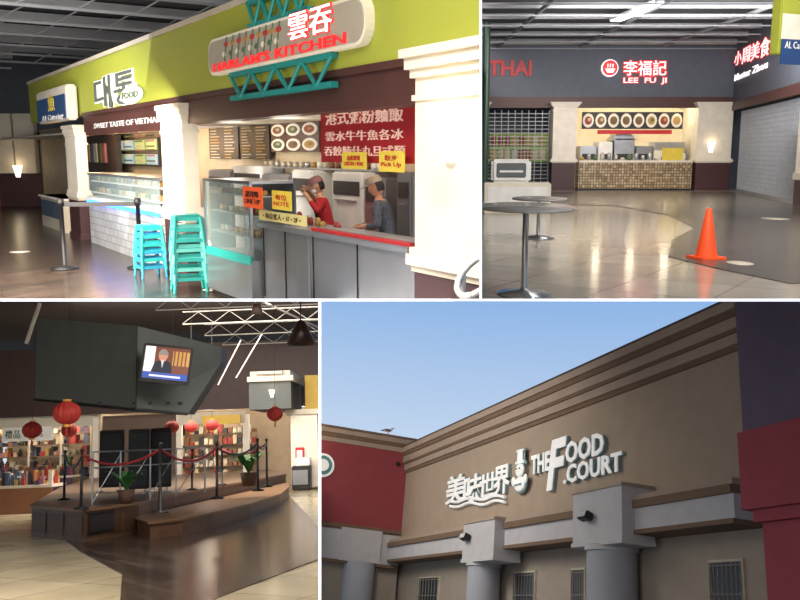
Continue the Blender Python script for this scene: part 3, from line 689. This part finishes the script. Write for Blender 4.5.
def lantern(px,py,r_px,y):
    p=d3(px,py,y); r=r_px*y/FPX; b=B('paper_lantern',P3)
    lr=mat('lantern_red','#ad2f27',.6,es=.05); gd=mat('lantern_gold','#d9a441',.4)
    seg=32;n=12;v=[]
    for i in range(n+1):
        a=-math.pi/2+math.pi*i/n
        for k in range(seg):
            t=2*math.pi*k/seg; q=max(.25*r,r*math.cos(a)*(1 if k%2 else .95)); v.append((p.x+q*math.cos(t),p.y+q*math.sin(t),p.z+r*.86*math.sin(a)))
    b.raw(v,[(j*seg+i,j*seg+(i+1)%seg,(j+1)*seg+(i+1)%seg,(j+1)*seg+i) for j in range(n) for i in range(seg)],lr)
    b.cyl(p+Vector((0,0,.84*r)),p+Vector((0,0,1.0*r)),.3*r,m=gd); b.cyl(p-Vector((0,0,1.0*r)),p-Vector((0,0,.84*r)),.3*r,m=gd)
    b.cyl(p-Vector((0,0,1.0*r)),p-Vector((0,0,1.6*r)),.05*r,.1*r,lr,8); b.cyl(p+Vector((0,0,r)),Vector((p.x,p.y,6.1)),.006,m=black,seg=5); b.done()
for a in((67,413,13.5,15),(69,430,8,22),(32,430,9.5,19),(172,427,7,22),(191,427,6.5,24),(212,425,6.5,24),(275,414,8,20)): lantern(*a)
b=B('gift_shop_display',P3,F3)
for r in range(6):
    z=.2+r*.45
    b.box(X(-5,450,1),X(92,450,1),.9,1.6,z-.04,z,mat('shelf_brown','#6a5240',.6))
    x=X(-5,450,1)
    while x<X(92,450,1):
        w=random.uniform(.06,.22); h=random.uniform(.1,.38); m=random.choice(RC+[RC[0],RC[7],RC[6],RC[9]])
        if random.random()<.5: b.box(x,x+w,.95,1.4,z,z+h,m)
        else: b.lathe((x+w/2,1.15,z),[(0,0),(w*.4,.02),(w*.5,h*.5),(w*.2,h*.9),(0,h)],m,7)
        x+=w+.01
for px in(-5,30,62,92): x=X(px,450,1); b.box(x-.03,x+.03,.85,1.65,0,2.8,cream2)
b.done()
b=B('merchandise_table',P3)
for (px,py,w) in((12,499,2.4),(50,497,1.6),(24,514,1.5)):
    g=P3.g(px,py); b.box(g.x-w/2,g.x+w/2,g.y,g.y+1,.7,.78,cream2); b.box(g.x-w/2,g.x+w/2,g.y,g.y+.05,0.0,.7,RC[9] if px==50 else RC[7])
    for i in range(80):
        x=g.x-w/2+random.random()*(w-.1); y=g.y+random.random()*.8; h=random.uniform(.06,.42); ww=random.uniform(.05,.13); b.box(x,x+ww,y,y+ww,.78,.78+h,random.choice(RC+[RC[0],RC[9]]))
b.done()
b=B('shop_fascia_sign',P3,F3); bx(b,F3,-10,92,416,428,.31,.5,mat('fascia_pale','#b5af9d',.5,es=.1)); bx(b,F3,2,52,427,441,-.1,.05,white)
p=F3.at(24,434,-.12); b.text("禮品 GIFTS",p.x,p.z,1.5,.32,-.12,RC[4],.02,bold=.0)
bx(b,F3,178,245,412,424,.31,.5,cream2); bx(b,F3,202,240,415,424,-.1,.02,mat('yel_sign','#c7a23c',.5,es=.2))
b.done()
shl=mat('shop_tube','#fff6e8',.5,es=5)
b=B('shop_ceiling_lamp',P3,F3)
for px in(10,30,50,72,205,228,300): x=X(px,425,1); b.box(x-.35,x+.35,.8,1.3,Z(50,421,1)-.02,Z(50,421,1)+.03,shl)
b.done()
b=B('shopfront_shelving',P3,F3)
for k in range(16):
    x=X(180,450,1.8)+k*.2
    for r in range(5): b.box(x,x+.16,1.8,2.1,.4+r*.45,.4+r*.45+random.uniform(.1,.4),random.choice([RC[3],RC[8],RC[7],RC[6],RC[0],cream2]))
b.box(X(178,450,1.8),X(245,450,1.8),1.75,2.2,0,.35,brownw)
bx(b,F3,176,181,414,488,.35,.6,cream); bx(b,F3,243,249,414,488,.35,.6,cream); bx(b,F3,92,98,414,490,.35,.6,cream)
b.done()
b=B('wooden_stage',P3); zs=.60
fp=[P3.g(*q) for q in((31,536),(84,543),(139,533),(150,528),(286,491),(262,483),(96,492),(60,508))]
top=mat('stage_top_wood','#6f5c4c',.35,scale=5,var=.2); sedge=mat('stage_edge','#7d5d43',.4)
poly=[(p.x,p.y) for p in fp]
b.pz(poly,0,zs-.05,woodc); cxs=sum(p[0] for p in poly)/8; cys=sum(p[1] for p in poly)/8
b.pz([(cxs+(x-cxs)*1.015,cys+(y-cys)*1.015) for x,y in poly],zs-.05,zs,sedge); b.pz([(cxs+(x-cxs)*.99,cys+(y-cys)*.99) for x,y in poly],zs,zs+.01,top)
def sidepanel(a,c,n):
    for i in range(n):
        u=a.lerp(c,(i+.08)/n); v=a.lerp(c,(i+.92)/n); d=(c-a).normalized(); nn=Vector((d.y,-d.x,0))*.02
        b.raw([u+nn+Vector((0,0,.08)),v+nn+Vector((0,0,.08)),v+nn+Vector((0,0,zs-.12)),u+nn+Vector((0,0,zs-.12))],[(0,1,2,3)],mat('stage_panel_dark','#4f3828',.45,var=.2,scale=6))
sidepanel(fp[0],fp[1],3); sidepanel(fp[1],fp[2],3)
b.done()
b=B('stage_step',P3)
sp=[P3.g(*q) for q in((137,534),(150,540),(182,536),(215,528),(250,518),(280,506),(289,497),(287,492),(210,513),(142,532))]
zt_=.32
b.pz([(p.x,p.y) for p in sp],0,zt_-.04,woodc); cx=sum(p.x for p in sp)/10; cy=sum(p.y for p in sp)/10
b.pz([(cx+(p.x-cx)*1.02,cy+(p.y-cy)*1.02) for p in sp],zt_-.04,zt_,sedge); b.done()
b=B('stage_vent_speaker',P3); a=fp[1].lerp(fp[2],.05); c=fp[1].lerp(fp[2],.5); d=(c-a).normalized(); nn=Vector((d.y,-d.x,0))
for o_,m_,z0,z1,e in((.03,black,.12,.5,0),(.05,menu_d,.16,.46,.04)):
    q=[a+d*e+nn*o_,c-d*e+nn*o_]; b.raw([q[0]+Vector((0,0,z0)),q[1]+Vector((0,0,z0)),q[1]+Vector((0,0,z1)),q[0]+Vector((0,0,z1)),q[0]-nn*o_+Vector((0,0,z0)),q[1]-nn*o_+Vector((0,0,z0)),q[1]-nn*o_+Vector((0,0,z1)),q[0]-nn*o_+Vector((0,0,z1))],[(0,1,2,3),(0,3,7,4),(1,5,6,2),(3,2,6,7)],m_)
b.done()
def post(px,py,h=1.0):
    p=P3.g(px,py,zs+.01); b=B('rope_stanchion',P3); b.lathe(p,[(0,.0),(.14,0),(.14,.02),(.03,.05),(.022,h),(.04,h+.02),(.035,h+.06),(0,h+.07)],black,14); b.done(); return p+Vector((0,0,h-.05))
ps=[post(*q) for q in((64,500,1.0),(81,509,1.0),(160,513,1.05),(217,499,1.05),(258,491,1.1),(267,487,1.1),(222,485,1),(192,490,.95))]
rope=mat('red_rope','#8e1f2a',.7)
b=B('barrier_rope',P3)
for a,c in((0,1),(1,2),(2,3),(3,4),(4,5),(6,5)):
    n=8; pts=[]
    for i in range(n+1):
        t=i/n; v=ps[a].lerp(ps[c],t); v=v-Vector((0,0,.9*t*(1-t)*min(1,.35*(ps[a]-ps[c]).length))); pts.append(v)
    b.tube(pts,.022,rope if a in(1,2,6) else black)
b.done()
b=B('folded_stage_panel',P3)
for a,c,t,q in((99,124,430,492),(128,149,429,494),(150,171,428,492)):
    g=P3.g((a+c)/2,q,zs+.01); y=g.y; x0=P3.dist(a,(t+q)/2,y).x; x1=P3.dist(c,(t+q)/2,y).x; z1=P3.dist((a+c)/2,t,y).z
    b.bbox(x0,x1,y,y+.08,zs+.12,z1,black,.02); b.box(x0+.05,x1-.05,y-.02,y,zs+.2,z1-.1,mat('panel_charcoal','#2c3036',.5))
    for x in(x0+.05,x1-.1): b.cyl((x,y-.2,zs+.04),(x,y+.2,zs+.04),.03,m=steel); b.cyl((x,y+.04,zs+.01),(x,y+.04,z1),.02,m=steel)
b.done()
b=B('metal_railing',P3)
rl=[P3.g(*q,zs+.01) for q in((92,506),(120,503),(150,500),(176,497),(205,493))]
for p in rl: b.cyl(p,p+Vector((0,0,1.0)),.018,m=steel)
for z in(1.0,.7): b.tube([p+Vector((0,0,z)) for p in rl],.014,steel)
for a,c in zip(rl[:-1],rl[1:]): b.cyl(a+Vector((0,0,.05)),c+Vector((0,0,.95)),.01,m=steel,seg=6)
b.done()
def plant(px,py,s):
    g=P3.g(px,py,zs+.01); b=B('potted_palm',P3); b.lathe(g,[(0,0),(.12*s,0),(.17*s,.25*s),(.15*s,.25*s),(0,.22*s)],mat('pot_brown','#5a4032',.6),14)
    lf=mat('leaf_green','#3e7a3a',.6,var=.3)
    for i in range(26):
        t=random.random()*6.28; l=random.uniform(.4,.8)*s; pts=[g+Vector((math.cos(t)*l*k*.55,math.sin(t)*l*k*.55,.22*s+l*(1.25*k-.75*k*k))) for k in(0,.3,.6,.9,1.1)]
        sd=Vector((-math.sin(t),math.cos(t),0)); V=[];W=(.01,.04,.05,.03,.004)
        for p,w in zip(pts,W): V+= [p-sd*w*s,p+sd*w*s]
        b.raw(V,[(2*k,2*k+1,2*k+3,2*k+2) for k in range(4)],lf,True)
    b.done()
plant(126,503,1.0); plant(249,486,1.35)
b=B('service_trolley',P3); g=P3.g(298,491); s=g.y/FPX
b.bbox(g.x-6*s,g.x+12*s,g.y,g.y+.8,.05,24*s,black,.03); b.bbox(g.x-2*s,g.x+12*s,g.y-.1,g.y+.5,24*s,32*s,white,.03); b.box(g.x-5*s,g.x+10*s,g.y-.03,g.y,6*s,20*s,steel_d)
for u in(-4,10): b.cyl((g.x+u*s,g.y+.1,.04),(g.x+u*s+.03,g.y+.1,.04),.04,m=black)
b.done()

# ================================================================== BOTTOM RIGHT SET : building exterior
d4=P4.ray(70,598); o4=EYEV+P4.ray(740,598)*17
F4=Frame(P4,Vector((o4.x,o4.y,0)),math.atan2(-d4.y,-d4.x)); X,Z=F4.X,F4.Z
stucco=mat('stucco_tan','#a89888',.9,var=.05,scale=2,bump=.2); stc_d=mat('cornice_brown','#75604f',.85,var=.05); stc_l=mat('cornice_tan','#a8978a',.85,var=.05)
bred=mat('stucco_red','#93404a',.85,var=.06,scale=2); purple=mat('stucco_purple','#635870',.85,var=.06); lgrey=mat('stucco_light_grey','#bcbcc2',.85,var=.05); lowt=mat('stucco_lower','#a3998f',.9,var=.05)
b=B('ground_asphalt',P4); b.box(-60,40,2,80,-.1,0,mat('asphalt','#56565a',.9)); b.done()
xc=X(404,500); xe=X(738,400)+.4
zt4=Z(740,303); zc0=Z(740,350)
b=B('wall_front',P4,F4)
b.box(xc-3,xe,0,.5,Z(738,520),zt4-.1,stucco)
b.box(xc-3,xe,.15,.5,0,Z(738,520),lowt)
Hc=zt4-zc0
for (a,c,e,m) in((0,.12,.06,stc_d),(.12,.34,.12,stc_l),(.34,.42,.17,stc_d),(.42,.66,.2,stc_l),(.66,.8,.26,stc_d),(.8,1,.32,stc_l)):
    b.box(xc-3,xe,-e,.5,zc0+Hc*a,zc0+Hc*c,m)
b.box(xc-3,xe,-.34,.5,zt4,zt4+.05,mat('parapet_cap','#4a3d38',.6))
b.done()
zb0=Z(738,524); zb1=Z(738,480)
b=B('trim_canopy_band',P4,F4)
Hb=zb1-zb0
b.box(xc,xe,-.6,.2,zb0,zb0+Hb*.55,lgrey); b.box(xc,xe,-.68,.2,zb0+Hb*.55,zb0+Hb*.75,stc_d); b.box(xc,xe,-.62,.2,zb0+Hb*.75,zb0+Hb*.9,stc_l); b.box(xc,xe,-.64,.2,zb0-.1,zb0,stc_d)
b.done()
colg=mat('column_grey','#a4a8b4',.8,var=.04)
def pier(pxa,pxb,pyt,pyb,pca,pcb,yf=-.95):
    b=B('entrance_column',P4,F4); x0=X(pxa,(pyt+pyb)/2,yf);x1=X(pxb,(pyt+pyb)/2,yf);pm=(pxa+pxb)/2; z1=Z(pm,pyt,yf); z0=Z(pm,pyb,yf)
    b.box(x0,x1,yf,-.05,z0,z1,lgrey); b.box(x0-.04,x1+.04,yf-.04,-.05,z1,z1+.08,stc_l); b.box(x0-.03,x1+.03,yf-.03,-.05,z0-.1,z0,lgrey)
    yy=yf+.5; q=F4.at((pca+pcb)/2,580,yy); dep=(P4.ray((pca+pcb)/2,580)); dd=((F4.T@q)-EYEV).length/dep.length
    r=(pcb-pca)/2*dd/FPX; cx=q.x
    b.cyl((cx,yy,0),(cx,yy,z0-.05),r,m=colg,seg=32); b.cyl((cx,yy,z0-.2),(cx,yy,z0-.08),r+.05,m=lgrey,seg=32)
    b.done()
pier(573,622,490,541,587,637); pier(463,494,522,558,467,500)
def flood(px,py,y=-1.1):
    p=F4.at(px,py,y); b=B('wall_floodlight',P4,F4); L=Matrix.Translation(p)@Matrix.Rotation(-.35,4,'X')
    b.bbox(-.2,.2,-.1,.1,-.1,.1,black,.02,L=L); b.box(-.17,.17,-.115,-.1,-.07,.07,mat('lamp_lens','#c8ccd0',.2),L=L); b.cyl((0,.1,0),(0,.2,-.02),.04,m=black,L=L); b.done()
flood(585,516); flood(465,537)
let=mat('letter_face','#f4f6f6',.4,es=.2); sid=mat('letter_side','#86a0a8',.5)
def lsign(b,t,cx,cy,w,h,bold=.03,shear=0,yy=-.13):
    p0=F4.X(cx-w/2,cy,yy); p1=F4.X(cx+w/2,cy,yy); z0=F4.Z(cx,cy+h/2,yy); z1=F4.Z(cx,cy-h/2,yy)
    b.text(t,(p0+p1)/2,(z0+z1)/2,p1-p0,z1-z0,yy+.07,sid,.1,bold=bold,shear=shear); b.text(t,(p0+p1)/2,(z0+z1)/2,p1-p0,z1-z0,yy-.01,let,.03,bold=bold,shear=shear)
b=B('food_court_channel_letters',P4,F4)
for ch,px,py,w,h in(("美",456,489,19,28),("味",473,488,18,27),("世",488,485,16,24),("界",502,480,16,29)): lsign(b,ch,px,py,w,h,.018)
lsign(b,"THE",541,463,19,19,.03); lsign(b,"F",557,464,19,50,.03,.2); lsign(b,"OOD",585,448,38,22,.03); lsign(b,".COURT",593,468,58,19,.025)
for k,zz in enumerate((506,501)):
    pts=[]
    for i in range(20):
        px=450+i*2.9; p=F4.at(px,zz-(i*.25)+1.6*math.sin(i*.7),-.13); pts.append((p.x,p.y,p.z))
    b.tube(pts,.05,let)
b.done()
b=B('mascot_logo',P4,F4); p=F4.at(521,471,-.16); s=.95*abs(F4.Z(521,447)-F4.Z(521,495))
b.ball((p.x,p.y+.02,p.z-.28*s),(.3*s,.07,.2*s),sid); b.ball((p.x,p.y-.03,p.z-.28*s),(.25*s,.06,.16*s),let); b.ball((p.x,p.y-.04,p.z+.02*s),(.19*s,.07,.15*s),let)
b.lathe((p.x,p.y+.02,p.z+.13*s),[(.24*s,0),(.25*s,.06*s),(.15*s,.1*s),(.15*s,.28*s),(.22*s,.34*s),(0,.36*s)],sid,16,sy=.25); b.lathe((p.x,p.y-.05,p.z+.14*s),[(.2*s,0),(.21*s,.05*s),(.12*s,.09*s),(.12*s,.26*s),(.18*s,.31*s),(0,.33*s)],let,16,sy=.25)
for u in(-1,1): b.ball((p.x+u*.07*s,p.y-.11,p.z+.04*s),.02*s,black,8); b.ball((p.x+u*.27*s,p.y-.05,p.z-.2*s),(.08*s,.05,.1*s),let)
b.box(p.x-.14*s,p.x+.14*s,p.y-.11,p.y-.09,p.z-.32*s,p.z-.28*s,sid)
b.done()
def win(px0,px1,py0,i,y=.12):
    b=B('window_%d'%i,P4,F4); x0=X(px0,585,y);x1=X(px1,585,y);z1=Z((px0+px1)/2,py0,y); z0=z1-1.35
    b.box(x0,x1,y-.0,y+.03,z0,z1,mat('window_glass_dark','#39404a',.15)); wf=mat('window_bar','#8f8c88',.5)
    for a,c in((x0-.05,x0),(x1,x1+.05)): b.box(a,c,y-.04,y+.03,z0,z1,cream2)
    b.box(x0-.05,x1+.05,y-.04,y+.03,z1,z1+.05,cream2); b.box(x0-.08,x1+.08,y-.1,y+.03,z0-.08,z0,cream2)
    n=8
    for k in range(n): x=x0+(x1-x0)*k/(n-1); b.box(x-.008,x+.008,y-.07,y-.05,z0,z1,wf)
    for z in(z0+.1,z0+.7,z1-.08): b.box(x0,x1,y-.07,y-.05,z,z+.02,wf)
    b.done()
win(712,744,562,1); win(515,535,573,2); win(419,439,578,3); win(573,585,570,4)
F4w=Frame(P4,F4.T@Vector((xc,0,0)),math.atan2(-d4.y,-d4.x)+math.pi/2)
Xw,Zw=F4w.X,F4w.Z
xw0=Xw(300,490)
zwt=Zw(380,434); zwc=Zw(380,449); zwr=Zw(380,531)
b=B('wall_left',P4,F4w)
b.box(xw0,0,0,3,zwr,zwc,bred); b.box(xw0,0,.1,3,0,zwr,lowt)
H=zwt-zwc
for a,c,e,m in((0,.3,.06,stc_l),(.3,.55,.12,stc_d),(.55,.85,.18,stc_l),(.85,1,.22,stc_d)): b.box(xw0,.3,-e,3,zwc+H*a,zwc+H*c,m)
b.box(xw0,0,-.06,3,zwr-.05,zwr+.1,stc_d)
b.done()
b=B('trim_wing_canopy',P4,F4w); za=Zw(370,533,-.3); zb_=Zw(370,563,-.3)
b.box(xw0,Xw(400,545,-.3),-.3,.1,zb_,za,lgrey); b.box(xw0,Xw(400,545,-.3),-.34,.1,zb_-.12,zb_,stc_d)
q=F4w.at(358,580,-.1); dd=((F4w.T@q)-EYEV).length/P4.ray(358,580).length
b.cyl((q.x,-.1,0),(q.x,-.1,zb_),16*dd/FPX,m=colg,seg=28)
b.box(Xw(340,550,-.42),Xw(381,550,-.42),-.42,.1,zb_-.02,za+.1,lgrey)
b.done()
b=B('round_logo_sign',P4,F4w); p=F4w.at(323,465,-.1); r=abs(F4w.Z(322,453)-F4w.Z(322,477))/2
b.cyl((p.x,-.1,p.z),(p.x,0,p.z),r,m=let,seg=24); b.cyl((p.x,-.12,p.z),(p.x,-.1,p.z),r*.8,m=mat('logo_teal','#5b8f94',.5),seg=24); b.cyl((p.x,-.14,p.z),(p.x,-.12,p.z),r*.5,m=let,seg=24); b.done()
b=B('security_camera',P4,F4w); p=F4w.at(398,464,-.1); b.ball((p.x,-.1,p.z),.1,black); b.box(p.x-.06,p.x+.06,-.12,0,p.z,p.z+.07,white); b.done()
yt=-2.2
b=B('wall_tower',P4,F4); t0=X(739,370,yt)
t1=t0+6
zp=Z(745,433,yt)
b.box(t0,t1,yt,.5,zp,Z(745,260,yt),purple)
zr=Z(745,511,yt)
b.box(t0-.03,t1,yt-.1,.5,zr,zp,bred)
xs=X(760,560,yt); b.box(xs,t1,yt+.1,.5,0,zr,bred)
b.box(t0+.12,t1,yt,.5,zr-.2,zr,bred)
b.done()
b=B('seagull',P4,F4w); p=F4w.at(388,432,-.1); s=1.25
gw=mat('gull_white','#e9e6e0',.7); gg=mat('gull_grey','#7d8187',.7)
L=Matrix.Translation((p.x,-.1,zwt))@Matrix.Rotation(.2,4,'Z')@Matrix.Scale(s,4)
b.skin([(0,0,.14),(.09,0,.17),(.15,0,.22),(.19,0,.27),(-.1,0,.12),(-.2,0,.11)],[(0,1),(1,2),(2,3),(0,4),(4,5)],[.06,.055,.035,.034,.045,.012],gw,2,L=L)
for u in(-1,1):
    b.ball((-.04,u*.05,.15),(.14,.02,.045),gg,10,L=L); b.cyl((.0,u*.025,.1),(.01,u*.025,0),.008,m=orange,seg=6,L=L); b.ball((.205,u*.025,.28),.006,black,6,L=L)
    b.box(-.01,.05,u*.025-.02,u*.025+.02,0,.008,orange,L=L)
b.cyl((.22,0,.268),(.275,0,.255),.011,.003,yellow,8,L=L); b.box(-.3,-.15,-.02,.02,.1,.12,black,L=L)
b.done()

# ================================================================== partitions between the sets
part=mat('partition_white','#ffffff',.6,es=.9)
def slab(name,x0,x1,y0,y1,z0,z1,yaw=0):
    me=bpy.data.meshes.new(name); t=bmesh.new(); bmesh.ops.create_cube(t,size=1)
    for v in t.verts: v.co=Vector((x0+(x1-x0)*(v.co.x+.5),y0+(y1-y0)*(v.co.y+.5),z0+(z1-z0)*(v.co.z+.5)))
    t.to_mesh(me); t.free(); me.materials.append(part); o=bpy.data.objects.new(name,me); scene.collection.objects.link(o)
    o.matrix_world=Matrix.Translation(EYEV)@Rc.to_4x4()@Matrix.Rotation(-yaw,4,'Y'); return o
D0=6.0; t=D0/FPX
slab('wall_partition_deck',-6,6,-1.2*t,1.2*t,-D0-1.5,-D0)
slab('wall_partition_upper',-1.3*t,1.3*t,0,3.2,-D0-1.5,-D0,yaw=math.atan((480.6-400)/FPX))
slab('wall_partition_lower',-1.3*t,1.3*t,-3.2,0,-D0-1.5,-D0,yaw=math.atan((319.8-400)/FPX))

# ================================================================== world + lights
w=bpy.data.worlds.new('sky'); scene.world=w; w.use_nodes=True; nt=w.node_tree; bg=nt.nodes['Background']
tc=nt.nodes.new('ShaderNodeTexCoord')
up4=(P4.R@Vector((0,0,1)))
def dotn(v):
    n=nt.nodes.new('ShaderNodeVectorMath'); n.operation='DOT_PRODUCT'; n.inputs[1].default_value=v; nt.links.new(tc.outputs['Generated'],n.inputs[0]); return n.outputs['Value']
r=nt.nodes.new('ShaderNodeValToRGB'); el=r.color_ramp.elements
el[0].position=.12; el[0].color=lin('#d6e4f2'); el[1].position=.38; el[1].color=lin('#8ab3e6')
nt.links.new(dotn(tuple(up4)),r.inputs['Fac'])
fw=nt.nodes.new('ShaderNodeMapRange'); fw.inputs['From Min'].default_value=.2; fw.inputs['From Max'].default_value=.85; fw.inputs['To Min'].default_value=.38; fw.inputs['To Max'].default_value=1
nt.links.new(dotn((0,1,0)),fw.inputs['Value'])
nt.links.new(r.outputs['Color'],bg.inputs['Color']); nt.links.new(fw.outputs['Result'],bg.inputs['Strength'])

def A(P,pos,pw,col,sx,sy,aim): light('ceiling_area_lamp',P,'AREA',pos,pw,col,sx,sy,aim)  # fill lights added out of view to brighten the sets, no fittings
# set 1
A(P1,(-2,6,4.3),120,'#fff3e4',5,3,(-3.5,11,1)); A(P1,(-6.5,13,4.2),170,'#fff3e4',4,3,(-6,15,0)); A(P1,(-.5,3,3.6),55,'#fff6ec',3,2,(-1,8,1.5))
A(P1,(-5,12,2.9),130,'#f2f4ff',6,6,(-5,16,5))  # added uplight that brightens the ceiling above the stalls
def inF(F,x,y,z): return F.T@Vector((x,y,z))
for px in(235,290,345,395):
    x=F1.X(px,150,.6); light('kitchen_lamp',P1,'POINT',inF(F1,x,.55,zb-.15),8,'#fff2df',.15)
for px in(100,130,155):
    x=F1.X(px,150,.6); light('stall_lamp',P1,'POINT',inF(F1,x,.4,zb-.2),24,'#ffcd94',.15)
# set 2
A(P2,(7,16,6.1),1050,'#fff8f0',6,4,(7,20,0)); A(P2,(9,27,5.9),1150,'#fff8f0',8,3,(8.5,33,1)); A(P2,(5,9,4.2),240,'#fffaf4',3,3,(5,13,0))
A(P2,(9,26,4.4),180,'#f2f4ff',8,5,(9,31,7))  # upward fill added for the ceiling of this set
for px in(600,635,670): light('kitchen_lamp',P2,'POINT',inF(F2,F2.X(px,120,1.2),1.0,F2.Z(635,104,1)),80,'#fff0d0',.2)
# set 3
A(P3,(-5,9,4.5),720,'#fff4e6',4,4,(-5,15,0)); A(P3,(-6,24,5.2),1400,'#fff4e6',8,4,(-6,28,0)); A(P3,(-2,14,5.0),500,'#fff6ea',3,3,(-3,18,0))
A(P3,(-3,22,4.0),180,'#fff4ea',8,5,(-3,28,6.5))  # added fill aimed up at the stage ceiling
for px in(5,40,75,210,300): light('shop_lamp',P3,'POINT',inF(F3,F3.X(px,430,1),.6,3.0),150,'#fff0dc',.3)
# set 4 : unseen area light added to brighten the facade
A(P4,(-14,-6,12),10500,'#fdeee4',10,8,(0,22,4))
